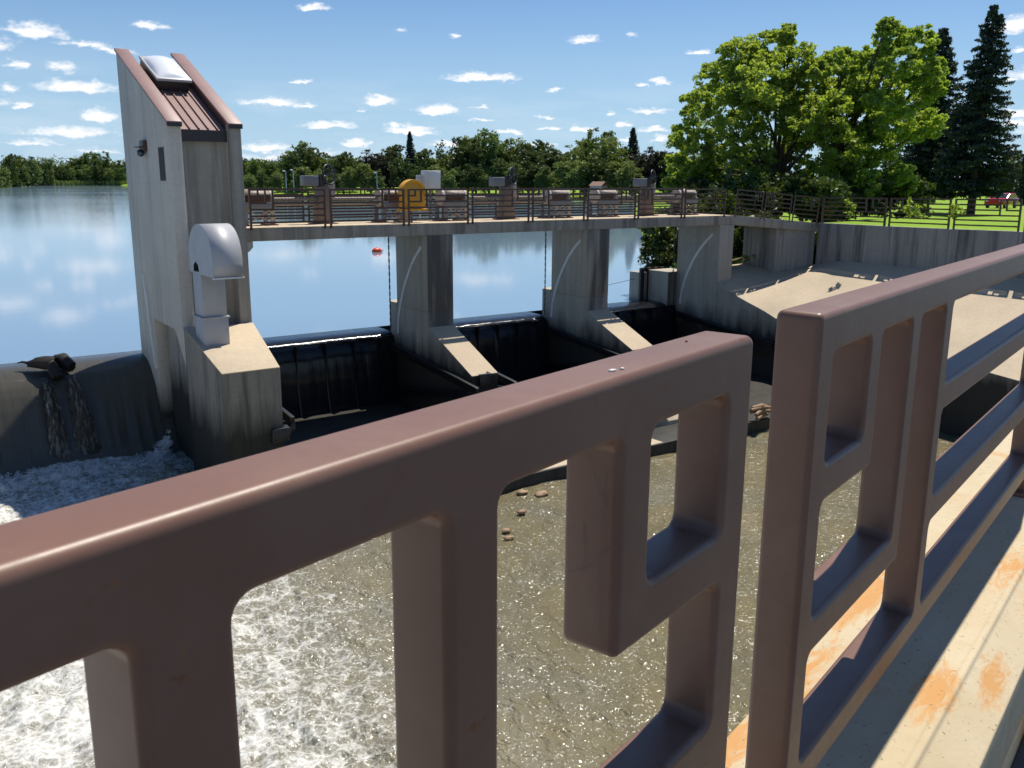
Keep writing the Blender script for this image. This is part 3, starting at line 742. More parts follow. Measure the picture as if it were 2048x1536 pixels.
# radial gates with thin water spilling over
bays = [(XR + .003, 14.717, 'dark wet steel gate between the tower and the first pier'), (15.683, 21.347, 'dark wet steel gate between the first and middle piers'), (22.423, 28.367, 'dark wet steel gate between the middle pier and right bank pier')]
for x0, x1, lab in bays:
    g = thing('sluice_gate', ((x0 + x1) / 2, 26.4, -.1), lab, 'dam gate', 'radial sluice gates')
    cy, cz, r = 21.2, EYE - 5.95, 5.55
    pts = [(cy + r * math.cos(a), cz + r * math.sin(a)) for a in np.radians(np.linspace(8.6, -20, 14))]
    q = MB()
    for (y0, z0), (y1, z1) in zip(pts, pts[1:]): q.face([(x0 + .03, y0, z0), (x1 - .03, y0, z0), (x1 - .03, y1, z1), (x0 + .03, y1, z1)])
    bmesh.ops.remove_doubles(q.bm, verts=q.bm.verts, dist=1e-5)
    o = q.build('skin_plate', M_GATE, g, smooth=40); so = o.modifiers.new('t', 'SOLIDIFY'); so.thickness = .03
    for xx in np.linspace(x0 + .6, x1 - .6, 6):
        q = MB()
        for (y0, z0), (y1, z1) in zip(pts, pts[1:]): q.poly_prism([(xx, y0 - .04, z0), (xx, y1 - .04, z1), (xx, y1 - .22, z1), (xx, y0 - .22, z0)], (-.02, 0, 0), (.02, 0, 0))
        q.build('rib', M_GATE, g)
    for xx in (x0 + .22, x1 - .22):
        q = MB(); q.obox((xx, (26.45 + 21.3) / 2, -.75), (.06, 0, 0), (0, 2.55, .30), (0, -.012, .11)); q.build('arm', M_GATE, g, bevel=.006)
        q = MB(); q.obox((xx, (26.3 + 21.3) / 2, -1.55), (.06, 0, 0), (0, 2.5, -.35), (0, .012, .10)); q.build('arm', M_GATE, g, bevel=.006)
    # sheet of water over the lip
    prof = [(27.9, -.004), (27.35, -.008), (27.1, -.02), (26.92, -.05), (26.78, -.12), (26.68, -.24), (26.61, -.42), (26.56, -.7), (26.52, -1.1), (26.49, -1.6), (26.47, -2.1), (26.46, -2.6)]
    nx = 90; xs = np.linspace(x0 + .01, x1 - .01, nx); Pm = np.zeros((nx, len(prof), 3))
    for i, x in enumerate(xs):
        for j, (y, z) in enumerate(prof):
            am = .018 * min(1, max(0, (-z) / .5))
            w = (vnoise(np.array([x * 4.]), np.array([0.]), 5)[0] - .5) * 2 + (vnoise(np.array([x * 11.]), np.array([z * .6]), 6)[0] - .5)
            Pm[i, j] = (x, y + am * w, z + (w * .006 if j > 1 else 0))
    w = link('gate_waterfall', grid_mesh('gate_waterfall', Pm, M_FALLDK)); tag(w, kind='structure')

# hoist chains at the upstream side of the openings
def chain(x, y, z0, z1, label):
    t = MB(); n = int((z0 - z1) / .11)
    for i in range(n):
        z = z0 - .11 * (i + .5); ax = (1, 0, 0) if i % 2 else (0, 1, 0)
        t.tube([(x, y, z + .07), (x, y, z - .07)], .017 if i % 2 else .026, 6)
    o = t.build('hoist_chain', M_BLACK, org=(x, y, z1)); tag(o, label, 'chain', 'gate hoist chains hanging below the walkway')
chain(XR + .10, 24.2 + 1.7, EYE - 2.15, .02, 'dark hoist chain hanging along the tower edge')
chain(14.55, 26.62, EYE - 1.67, .0, 'dark hoist chain hanging left of the first pier')
chain(21.17, 26.6, EYE - 1.67, .0, 'dark hoist chain hanging left of the middle pier')
chain(28.22, 26.75, EYE - 1.67, .0, 'dark hoist chain hanging left of the right bank pier')
# ------------------------------------------------------------------ hoist machinery on the walkway
DZ = EYE - 1.298
def hoist(label):
    t = thing('gate_hoist', (0, 0, 0), label, 'hoist', 'gate hoists on the walkway')
    for x in (-.40, .40):
        for ya in (-.30, .24):
            q = MB(); q.xz([(x - .07, .036), (x + .07, .036), (x + .05, .62), (x - .05, .62)], ya, ya + .06); q.build('leg', M_PALE if x > 0 else M_GREY, t)
        q = MB(); q.box(x - .14, x + .14, -.36, .36, 0, .035); q.build('foot', M_RUST, t)
    for ya in (-.345, .303):
        q = MB(); q.box(-.47, .47, ya, ya + .042, .46, .66); q.build('side_plate', M_GREY, t, bevel=.004)
    q = MB(); q.tube([(-.36, -.27, .06), (.36, -.27, .46)], .022, 6); q.tube([(.36, -.272, .06), (-.36, -.272, .46)], .022, 6); q.build('cross_brace', M_PALE, t)
    q = MB(); q.tube([(-.30, 0, .78), (.30, 0, .78)], .19, 18); q.build('drum', M_RUST, t, smooth=40)
    for x in (-.43, .43):
        q = MB(); q.tube([(x - .045, 0, .76), (x + .045, 0, .76)], .27, 22); q.build('gear_cover', M_PALE, t, smooth=40)
    q = MB()
    for k in range(9):
        a0, a1 = math.radians(20 + 140 * k / 9), math.radians(20 + 140 * (k + 1) / 9)
        q.face([(-.38, .25 * math.cos(a0), .78 + .25 * math.sin(a0)), (.38, .25 * math.cos(a0), .78 + .25 * math.sin(a0)), (.38, .25 * math.cos(a1), .78 + .25 * math.sin(a1)), (-.38, .25 * math.cos(a1), .78 + .25 * math.sin(a1))])
    bmesh.ops.remove_doubles(q.bm, verts=q.bm.verts, dist=1e-5)
    o = q.build('drum_hood', M_PALE, t, smooth=40); so = o.modifiers.new('t', 'SOLIDIFY'); so.thickness = .01
    return t
def motor(label):
    t = thing('gate_motor', (0, 0, 0), label, 'gate motor', 'gate motors with handwheels')
    q = MB(); q.xz([(-.26, 0.03), (.26, 0.03), (.17, .75), (.17, 1.1), (-.17, 1.1), (-.17, .75)], -.2, .2); q.build('pedestal', M_PED, t, bevel=.01)
    q = MB(); q.box(-.36, .36, -.3, .3, 0, .029); q.build('base_plate', M_RUST, t)
    q = MB(); q.box(-.62, -.16, -.17, .17, 1.12, 1.42); q.build('motor_box', M_GREY, t, bevel=.02)
    q = MB(); q.tube([(-.20, 0, 1.26), (.10, 0, 1.30)], .16, 14); q.tube([(-.05, -.1, 1.1), (-.05, -.1, 1.46)], .10, 12); q.build('gearbox', M_BLACK, t, smooth=40)
    q = MB(); q.ring((.20, -.12, 1.46), (.45, -.9, .12), .29, .026); hw = q.build('handwheel', M_BLACK, t, smooth=180)
    q = MB()
    ax = Vector((.45, -.9, .12)).normalized(); a = ax.cross(Vector((0, 0, 1))).normalized(); b = ax.cross(a); c = Vector((.20, -.12, 1.46))
    for k in range(3):
        d = a * math.cos(k * PI / 3 + .3) + b * math.sin(k * PI / 3 + .3); q.tube([c - d * .29, c + d * .29], .016, 6)
    q.tube([c - ax * .16, c + ax * .03], .04, 8); q.build('spoke', M_BLACK, hw)
    q = MB(); q.box(.18, .42, -.05, .19, .72, 1.2); q.build('gear_case', M_PALE, t, bevel=.015)
    return t
YH = 25.75
hx = [(onY(512, 440, YH).x, 'pale rusty gate hoist nearest the tower'), (onY(783, 440, YH).x, 'pale gate hoist just left of the yellow ring-buoy box'), (onY(903, 440, YH).x, 'grey gate hoist just right of the white cabinet'),
      (onY(1111, 436, YH).x, 'grey gate hoist above the left of the middle pier'), (onY(1206, 434, YH).x, 'grey gate hoist above the right of the middle pier'), (onY(1366, 431, YH).x, 'pale gate hoist nearest the ramp bend')]
o = None
for x, lab in hx:
    o = hoist(lab) if o is None else copy_tree(o0)
    if x == hx[0][0]: o0 = o
    o.location = (x, YH, DZ); o['label'] = lab
mx = [(onY(646, 440, YH).x, 'rusty gate motor with the large handwheel left of the ring-buoy box'), (onY(1012, 440, YH).x, 'gate motor with handwheel in the middle of the walkway'), (onY(1292, 434, YH).x, 'gate motor with handwheel nearest the right trees')]
for i, (x, lab) in enumerate(mx):
    o = motor(lab) if i == 0 else copy_tree(m0)
    if i == 0: m0 = o
    o.location = (x, YH, DZ); o['label'] = lab
sh = ['near the tower', 'between the first and second handwheels', 'near the right bank']
for i in range(3):
    xa, xb = hx[2 * i][0] + .49, hx[2 * i + 1][0] - .49
    q = MB()
    for a, b in ((xa, mx[i][0] - .20), (mx[i][0] + .20, xb)):
        q.tube([(a, YH, DZ + .74), (b, YH, DZ + .74)], .045, 10)
        k = a + .1
        while k < b - .08: q.tube([(k, YH, DZ + .74), (k + .05, YH, DZ + .74)], .058, 10); k += .11
        q.tube([(a, YH + .02, DZ + .60), (b, YH + .02, DZ + .60)], .05, 8)
    tag(q.build('drive_shaft', [M_SHAFT], org=((xa + xb) / 2, YH, DZ + .7), smooth=40), 'horizontal drive shaft through the gate motor ' + sh[i], 'drive shaft', 'gate drive shafts')

# ring-buoy box, cabinets, buoy
rb = thing('ring_buoy_box', (14.62, 25.15, EYE - .85), 'yellow arched ring-buoy box on the walkway railing', 'ring-buoy box')
out = [(14.19, EYE - .86), (15.04, EYE - .86)] + [(14.615 + .425 * math.cos(a), EYE - .42 + .42 * math.sin(a)) for a in [PI * k / 20 for k in range(21)]]
q = MB(); q.xz(out, 25.05, 25.25); q.build('shell', M_YEL, rb, bevel=.02)
q = MB()
ri = [(14.615 + r * math.cos(a), EYE - .42 + r * math.sin(a)) for r, rng_ in ((.45, range(21)), (.36, range(20, -1, -1))) for a in [PI * k / 20 for k in rng_]]
q.xz(ri, 25.0, 25.28); q.build('rim', M_YEL, rb, bevel=.008)
q = MB(); q.box(14.14, 15.09, 24.98, 25.29, EYE - .93, EYE - .865); q.build('bottom_edge', M_YEL, rb, bevel=.01)
q = MB(); q.tube([(14.62, 25.2, DZ), (14.62, 25.2, EYE - .93)], .035, 8); q.build('post', M_GREY, rb)
cbn = thing('utility_cabinet', (15.45, 26.5, DZ), 'white weatherproof cabinet on a post behind the walkway railing', 'cabinet')
ca, cb_ = onY(849, 341, 26.4), onY(877, 371, 26.4)
q = MB(); q.box(ca.x, cb_.x, 26.25, 26.65, cb_.z - .1, ca.z); q.build('cabinet_box', M_WHITE, cbn, bevel=.02)
q = MB(); q.box(ca.x + .03, cb_.x - .03, 26.235, 26.249, cb_.z - .06, ca.z - .04); q.build('door', M_WHITE, cbn, bevel=.004)
q = MB(); q.tube([((ca.x + cb_.x) / 2, 26.5, DZ), ((ca.x + cb_.x) / 2, 26.5, cb_.z - .1)], .06, 8); q.build('post', M_GREY, cbn)
q = MB(); a = onY(832, 350, 26.6); b = onY(848, 371, 26.6); q.box(a.x, b.x, 26.55, 26.62, b.z - .3, a.z); q.tube([((a.x + b.x) / 2, 26.64, DZ), ((a.x + b.x) / 2, 26.64, a.z - .1)], .03, 8)
tag(q.build('sign_board', M_WHITE, org=(a.x, 26.58, DZ), bevel=.004), 'plain pale grey board on a post just left of the white cabinet', 'board')
bc = onZ(754, 504, 0)
by = thing('float_buoy', (bc.x, bc.y, 0), 'orange-red float buoy on the blue pool behind the walkway', 'buoy')
q = MB(); q.ball((bc.x, bc.y, .06), .38, .28, .26, 20, 12); q.build('float', M_ORANGE, by, smooth=180)
q = MB(); q.ring((bc.x, bc.y, .05), (1, .2, 0), .27, .02); q.tube([(bc.x + .36, bc.y, .08), (bc.x + .5, bc.y, .1)], .03, 8); q.build('band', M_BLACK, by, smooth=180)
q = MB(); pth = [Vector((27.6, 28.3, .9)), Vector((26., 28.7, .62)), Vector((24.3, 29.2, .5))]
q.tube(pth, .012, 5); tag(q.build('pool_cable', M_BLACK, org=pth[0]), 'thin dark cable slung over the pool from the right pier block', 'cable')

# ------------------------------------------------------------------ water
def split_lake():
    q = MB(); q.face([(-900, 27.9, 0), (900, 27.9, 0), (900, 1600, 0), (-900, 1600, 0)])
    return q.build('lake_water', M_LAKE)
tag(split_lake(), kind='structure')
# overflow weir on the left
prof = [(27.9, -.001), (27.5, -.006), (27.25, -.022), (27.05, -.06), (26.85, -.13), (26.65, -.25), (26.45, -.42), (26.27, -.65), (26.1, -.95), (25.93, -1.35), (25.75, -1.8), (25.55, -2.2), (25.2, -2.55), (24.6, -2.8)]
yy = [p[0] for p in prof]; zz = [p[1] for p in prof]; S = np.linspace(0, len(prof) - 1, 50)
xs = np.concatenate([np.linspace(-30, -2, 60), np.linspace(-1.9, 7.0, 220)])
G = np.zeros((len(xs), len(S), 3))
Y = np.interp(S, range(len(prof)), yy); Z = np.interp(S, range(len(prof)), zz)
for i, x in enumerate(xs):
    w = (vnoise(np.full_like(S, x * 2.5), Z * .3, 3) - .5) + .5 * (vnoise(np.full_like(S, x * 8.), Z * .5, 4) - .5)
    am = sstep(-.1, -1.6, Z) * .07
    G[i, :, 0] = x; G[i, :, 1] = Y + am * w; G[i, :, 2] = Z + am * w * .3
tag(link('weir_waterfall', grid_mesh('weir_waterfall', G, M_FALL)), kind='structure')
q = MB(); q.yz([(27.6, -.3), (26.4, -.7), (25.7, -2.2), (25.2, -3.4), (28.2, -3.4), (28.2, -.3)], -30, 6.69)
tag(q.build('weir_wall', M_CONC_WET), 'overflow weir wall behind the falling water left of the tower', 'weir')
q = MB(); q.box(XR, 28.4, 27.0, 28.3, -3.4, -.5); tag(q.build('gate_sill_wall', M_CONC_WET), 'submerged concrete sill under the gates', 'sill')
# river below: fine near the camera, coarse far off
def axis(segs):
    out = []
    for a, b, n in segs: out += list(np.linspace(a, b, n, endpoint=False))
    return np.array(out + [segs[-1][1]])
gx = axis([(-60, -4, 40), (-4, 12, 300), (12, 27, 110), (27, 36, 20)]); gy = axis([(-40, 2, 40), (2, 17, 280), (17, 27.2, 110)])
X, Yg = np.meshgrid(gx, gy, indexing='ij')
tur = sstep(9., 3., X)
H = (vnoise(X * 1.3, Yg * 1.1, 1) - .5) * .16 + (vnoise(X * 3.1, Yg * 2.7, 2) - .5) * .10 + (vnoise(X * 7.3, Yg * 6.5, 7) - .5) * .06 + (vnoise(X * 15, Yg * 14, 8) - .5) * .03
H = H * (.45 + .75 * tur) + sstep(23.5, 25.2, Yg) * (X < 6.7) * ((vnoise(X * 1.7, Yg * 1.7, 9)) * .10)
tag(link('river_water', grid_mesh('river_water', np.stack([X, Yg, -2.5 + H], -1), M_RIVER)), kind='structure')
q = MB(); q.face([(-80, -60, -3.35), (60, -60, -3.35), (60, 60, -3.35), (-80, 60, -3.35)]); tag(q.build('river_bed', M_SOIL), kind='structure')
q = MB(); q.box(8.56, 28.35, 18.32, 26.9, -3.3, -2.40); tag(q.build('dark_bay_floor', M_CONC_WET), kind='structure')  # near-black floor added to darken the bays, standing in for deep shade

# spray where the weir water lands: many small tumbling lumps
def lumps(name, centers, mat, org=None):
    B = MB(); 
    for c, r, st in centers:
        res = bmesh.ops.create_icosphere(B.bm, subdivisions=2, radius=1)
        for v in res['verts']:
            n = 1 + .45 * (random.random() - .5)
            v.co = Vector((v.co.x * r * n + c[0], v.co.y * r * n + c[1], v.co.z * r * n * st + c[2]))
    return B.build(name, mat, smooth=60, org=org)
def spray_mesh(cs):
    V = []; F = []
    for (cx, cy, cz, r, n) in cs:
        for _ in range(n):
            d = rng.normal(size=3); d /= np.linalg.norm(d); p = np.array([cx, cy, cz]) + d * r * rng.random() ** .5 * np.array([1, .7, .8])
            a = rng.normal(size=3); a /= np.linalg.norm(a); b = np.cross(a, rng.normal(size=3)); b /= np.linalg.norm(b)
            s = .004 + .013 * rng.random()
            k = len(V); V += [p - a * s, p + b * s * .8, p + a * s, p - b * s * .8]; F.append((k, k + 1, k + 2, k + 3))
    return np.array(V), np.array(F)
cs = []
for _ in range(520):
    x = -5 + 11.6 * random.random(); y = 25.15 - 1.1 * random.random() ** 1.4
    cs.append((x, y, -2.50 + .12 * random.random() * (.4 + vnoise(np.array([x * 1.1]), np.array([0.]), 2)[0] * 1.6), .07 + .10 * random.random(), 70))
for _ in range(150):
    t = random.random(); cs.append((6.66 - .62 * t - .12 * random.random(), 24.5 + .6 * random.random(), -2.5 + .8 * (1 - t) ** 1.4 * random.random(), .05 + .08 * random.random(), 60))
V, F = spray_mesh(cs); tag(link('spray', np_mesh('spray', V, F, M_SPRAY)), kind='stuff')
# driftwood lodged on the weir crest with the two jets either side of it
lg = thing('driftwood_log', (4.1, 26.75, -.05), 'dark broken driftwood log stuck on the crest of the left weir', 'log')
def rough_tube(path, rads, n, amp, name, parent, mat):
    B = MB(); B.tube(path, rads, n)
    for v in B.bm.verts: v.co += Vector((random.uniform(-amp, amp), random.uniform(-amp, amp), random.uniform(-amp, amp)))
    return B.build(name, mat, parent, smooth=70)
rough_tube([(3.62, 26.95, .10), (3.8, 26.82, .13), (4.0, 26.72, .12), (4.22, 26.66, .10)], [.06, .14, .19, .2], 12, .025, 'stem', lg, M_LOG)
rough_tube([(4.05, 26.9, .17), (4.16, 26.5, .02), (4.2, 26.28, -.25)], [.13, .17, .15], 12, .02, 'stem', lg, M_LOG)
rough_tube([(4.3, 26.98, .12), (4.47, 26.75, .14), (4.62, 26.5, -.02)], [.13, .20, .15], 12, .03, 'stem', lg, M_LOG)
rough_tube([(3.64, 26.94, .12), (3.5, 27., .16), (3.38, 27.02, .14)], [.045, .03, .012], 7, .008, 'broken_branch', lg, M_LOG)
def mat_jet():
    k = N('torn_water'); p = k.pos(); s = k.noise(p, 1., 5, .7, .4, stretch=(14., 6, 2.6))
    return k.done(k.bsdf(base=k.mix(k.ramp(s, [(.50, 0), (.74, 1)]), (.035, .03, .022), (.30, .30, .28)), rough=.25, spec=.5, ior=1.333, normal=k.bump(s, .8, .06)))
M_JET = mat_jet()
for x0, x1, xb0, xb1 in ((3.80, 4.02, 3.72, 4.25), (4.40, 4.66, 4.36, 5.02)):
    nn = 26; Pj = np.zeros((10, nn, 3))
    for i in range(10):
        for j in range(nn):
            t = j / (nn - 1); f = i / 9
            x = (x0 + (x1 - x0) * f) * (1 - t) + (xb0 + (xb1 - xb0) * f) * t
            Pj[i, j] = (x + .03 * math.sin(j * 1.7 + i), 26.35 - .85 * t ** .6 - .05 * math.sin(PI * f) + random.uniform(-.02, .02), -.22 - 2.3 * t ** 1.25 + .03 * math.sin(PI * f))
    tag(link('water_jet', grid_mesh('water_jet', Pj, M_JET)), kind='structure')

# sill with debris and stones in the river
sl = thing('end_sill', (18, 17.6, -2.5), 'low dark concrete end sill across the river below the gates', 'sill')
q = MB(); q.box(8.6, 28.2, 17.02, 18.3, -3.3, -2.16); q.build('sill_body', M_CONC_WET, sl, bevel=.02)
q = MB(); q.box(8.65, 17.9, 17.06, 18.26, -2.156, -2.15); q.build('sunlit_sill_strip', M_CONC_TAN, sl)  # sunlit stretch of the sill painted as a tan strip
tb = onY(1346, 858, 18.45)
q = MB(); q.yz([(18.32, -3.3), (18.32, -2.05), (18.75, -1.72), (19.4, -1.72), (19.4, -3.3)], tb.x - .35, tb.x + .25)
tag(q.build('baffle_block', M_CONC_TAN, bevel=.02, org=(tb.x, 18.8, -2.5)), 'tan concrete baffle block standing behind the end sill', 'block')
def rock(p, r, lab, flat=.6):
    B = MB(); res = bmesh.ops.create_icosphere(B.bm, subdivisions=3, radius=1); sd = random.random() * 50
    for v in res['verts']:
        k = .75 + .5 * float(vnoise(np.array([v.co.x * 1.6 + sd]), np.array([v.co.y * 1.6 + v.co.z * 1.1]), 3)[0])
        v.co = Vector((v.co.x * r * 1.35 * k + p.x, v.co.y * r * k + p.y, v.co.z * r * flat * k + p.z))
    tag(B.build('river_rock', M_ROCK, smooth=50, org=p), lab, 'rock', 'stones poking out of the river below the sill')
for px, py, r, lab in ((1045, 985, .11, 'small pale stone against the dark sill, leftmost by the sill'), (1082, 988, .13, 'brown stone at the sill foot, right of the pale one'), (1043, 1023, .08, 'small dark-shadowed stone alone in the brown shallows'),
                       (1012, 1061, .08, 'upper of the two stones beside the brown railing bar'), (1017, 1076, .09, 'lower of the two stones beside the brown railing bar')):
    rock(onZ(px, py, -2.44), r, lab)
db = thing('driftwood_pile', onZ(1521, 836, -2.1), 'pale driftwood heap on the sill seen through the railing gap', 'driftwood')
c = Vector(db.location)
for k in range(7):
    a = random.uniform(-.5, .9); L = random.uniform(.3, .55); h = .06 + .045 * k
    d = Vector((math.cos(a), math.sin(a) * .5, random.uniform(-.1, .12)))
    rough_tube([c - d * L + Vector((0, random.uniform(-.15, .15), h)), c + Vector((0, 0, h + .04)), c + d * L + Vector((0, random.uniform(-.15, .15), h))], [.05, .09, .04], 8, .012, 'branch', db, M_ROCK)

# cobwebs strung on the railing bars
wb = thing('spider_web', rail_pt(.9, NF, -.5), 'faint spider-web strands on the hanging bar of the big left panel', 'spider web')
def strand(pts, name='strand'):
    q = MB(); q.tube([rail_pt(*p) for p in pts], .00022, 4, caps=False); return q.build(name, M_WEB, wb)
xh = .856
strand([(xh - .001, NF + .05, -.30), (xh - .004, NF + .035, -.335), (xh - .002, NF + .02, -.37)])
strand([(xh - .001, NF + .02, -.33), (xh - .005, NF + .022, -.40), (xh - .004, NF + .024, -.47), (xh - .002, NF + .022, -.53)])
strand([(xh - .001, NF + .07, -.47), (xh - .006, NF + .04, -.455), (xh - .002, NF + .012, -.42)])
strand([(xh - .001, NF + .05, -.40), (xh - .003, NF + .045, -.44), (xh - .002, NF + .05, -.47)])
# ------------------------------------------------------------------ land
def ruled(name, rows, mat, dists):
    P = np.zeros((len(rows), len(dists) + 1, 3))
    for i, (bx, by, tx, ty, prof) in enumerate(rows):
        L = math.hypot(tx - bx, ty - by)
        for j, d in enumerate(list(dists) + [L]):
            f = min(1, d / L); z = float(np.interp(d, prof[0], prof[1]))
            P[i, j] = (bx + (tx - bx) * f, by + (ty - by) * f, z)
    return tag(link(name, grid_mesh(name, P, mat)), kind='structure')
DIST = [0, .4, 1, 2.5, 5, 10, 18, 30, 50, 80]
WALLP = ([0, 10, 60, 120, 400], [3.345, 3.32, 2.75, 2.5, 3]); BANK = ([0, .4, 1, 2.5, 5, 12, 40, 100, 400], [-.5, .2, .7, 1.5, 2.2, 2.9, 2.8, 2.5, 3])
SHORE = ([0, 1, 2.5, 6, 25, 80, 400], [-.4, .25, .5, .9, 1.7, 2.2, 3.])
rows = [(31.86, 8.6, 200, -60, WALLP), (32.1, 12, 220, -30, WALLP), (32.3, 14.56, 235, -12, WALLP), (32.5, 17.1, 245, 5, WALLP), (32.98, 19.91, 255, 25, WALLP), (33.72, 23.45, 265, 45, WALLP),
        (33.9, 26.3, 270, 60, BANK), (35, 30, 275, 75, BANK), (38, 36, 280, 95, BANK), (48, 48, 290, 120, BANK), (70, 72, 310, 150, SHORE), (115, 120, 340, 190, SHORE), (165, 163, 370, 230, SHORE), (184, 186, 390, 260, SHORE),
        (180, 222, 400, 320, SHORE), (166, 259, 400, 380, SHORE), (138, 268, 380, 450, SHORE), (112, 276, 360, 520, SHORE), (104, 300, 370, 580, SHORE), (108, 380, 400, 680, SHORE), (128, 500, 440, 800, SHORE), (160, 640, 420, 900, SHORE), (172, 725, 400, 1050, SHORE)]
ruled('lawn', rows, M_GRASS, DIST)
rows = [(172.5, 724, 405, 1045, SHORE), (160, 737, 300, 1150, SHORE), (112, 727, 160, 1150, SHORE), (84, 640, -60, 1000, SHORE), (72, 566, -180, 860, SHORE), (42, 470, -260, 700, SHORE), (-5, 370, -330, 560, SHORE), (-70, 280, -420, 420, SHORE)]
ruled('far_bank', rows, M_GRASS, DIST)
P = np.zeros((14, 14, 3))
for i in range(14):
    for j in range(14):
        x = 29.25 + 5.4 * i / 13; y = 26.3 + 4.5 * j / 13
        P[i, j] = (x, y, 1.42 + (x - 29.3) * .11 - 1.9 * (j / 13) ** 1.4 + random.uniform(-.05, .05))
tag(link('river_bank', grid_mesh('river_bank', P, M_SOIL)), kind='structure')
q = MB(); a0, a1 = at(1985, 84, 2.62), at(2300, 84, 2.62)
d = (a1 - a0).normalized(); nrm = Vector((-d.y, d.x, 0)); a1 = a0 + d * 60; a0 = a0 - d * 1
q.poly_prism([a0 - nrm * 1.2, a1 - nrm * 1.2, a1 + nrm * 1.2, a0 + nrm * 1.2], (0, 0, 0), (0, 0, .06)); tag(q.build('path', M_CONC_TAN), kind='structure')

# ------------------------------------------------------------------ vegetation
def leaf_quads(P, size, up=.5, aspect=.5):
    n = len(P); nr = rng.normal(size=(n, 3)); nr[:, 2] += up; nr /= np.linalg.norm(nr, axis=1)[:, None]
    t = rng.normal(size=(n, 3)); a = np.cross(nr, t); a /= np.linalg.norm(a, axis=1)[:, None]; b = np.cross(nr, a)
    s = (size * (.6 + .8 * rng.random(n)))[:, None]
    V = np.stack([P - a * s * .5, P + b * s * .5 * aspect + nr * s * .06, P + a * s * .5, P - b * s * .5 * aspect + nr * s * .06], 1).reshape(-1, 3)
    return V, np.arange(4 * n).reshape(n, 4)
def sph(n): 
    d = rng.normal(size=(n, 3)); return d / np.linalg.norm(d, axis=1)[:, None]
def clumpy(blobs, nclump, nleaf, flat=.75, shell=.55, rc=(.22, .42)):
    """blobs: (x, y, z, r) -> leaf positions in clumps hung around each blob"""
    out = []
    for x, y, z, r in blobs:
        d = sph(nclump); rad = r * (shell + (1 - shell) * rng.random(nclump) ** .6)
        C = np.array([x, y, z]) + d * rad[:, None] * np.array([1, 1, .9])
        for c in C:
            k = r * rng.uniform(*rc)
            out.append(c + sph(nleaf) * (k * rng.random(nleaf) ** .45)[:, None] * np.array([1, 1, flat]))
    return np.concatenate(out)
def tree_thing(name, loc, label, cat, group=None): return thing(name, loc, label, cat, group)

# far trees: a few kinds of unit height, scaled copies along the banks
def far_proto(kind):
    t = thing({'c': 'conifer_tree'}.get(kind, 'leafy_tree'), (0, 0, 0), '', 'tree', 'trees along the far banks')
    if kind == 'c':
        Ps = []
        for k in range(34):
            z = .1 + .9 * k / 34; R = .20 * (1 - k / 34) ** .85 + .012
            for a in rng.random(9) * 2 * PI:
                m = 26; f = rng.random(m)
                Ps.append(np.stack([np.cos(a) * R * f + rng.normal(size=m) * .010, np.sin(a) * R * f + rng.normal(size=m) * .010, z - .05 * f + rng.normal(size=m) * .006], 1))
        V, F = leaf_quads(np.concatenate(Ps), .030, .2); mat = M_NEEDLE
    else:
        seedb = []
        ww = {'r': .34, 'w': .46, 't': .25, 'm': .36}[kind[0]]
        for _ in range(17):
            d = sph(1)[0]; f = rng.random() ** .5
            z = .60 + d[2] * .33 * f
            seedb.append((d[0] * ww * f * .72, d[1] * ww * f * .72, z, .13 + .08 * rng.random()))
        seedb += [(0, 0, .62, .24), (0, 0, .38, .22)] + [(ww * .62 * math.cos(a) * random.uniform(.6, 1.), ww * .62 * math.sin(a) * random.uniform(.6, 1.), random.uniform(.14, .40), random.uniform(.14, .19)) for a in [i * .9 for i in range(7)]]
        pts = clumpy(seedb, 12, 24, .7, .6, (.22, .5)); pts = pts[pts[:, 2] > .01]
        V, F = leaf_quads(pts, .042, .7, .6); mat = {'m': M_LEAF_MAROON, 'p': M_LEAF_PALE}.get(kind[-1], M_LEAF_FAR)
        if kind[-1] == 'd': mat = M_LEAF_DARK
    link('crown', np_mesh('crown', V, F, mat), t)
    q = MB(); q.tube([(0, 0, -.08), (.004, 0, .2), (-.01, .01, .5), (0, 0, .9 if kind == 'c' else .62)], [.022, .017, .011, .004], 7); q.build('trunk', M_BARK, t)
    return t
KIND = {}
LABK = {'r': 'round green', 'rp': 'round pale green', 'rd': 'round deep green', 'w': 'wide green', 'wp': 'wide pale green', 'wd': 'wide deep green', 't': 'slender green', 'tp': 'slender pale green', 'c': 'dark pointed', 'm': 'dark maroon'}
def far_tree(kind, px, dist, top_y, z0, wid=1., label=None):
    p = at(px, dist, z0); v = ray(px, top_y); hd = math.hypot(v.x, v.y)
    h = EYE + v.z / hd * dist - z0
    if kind not in KIND: KIND[kind] = o = far_proto(kind)
    else: o = copy_tree(KIND[kind])
    o.location = p; o.rotation_euler = (0, 0, random.uniform(0, 6.28)); s = h / .98
    o.scale = (s * wid, s * wid, s)
    o['label'] = label
    return o
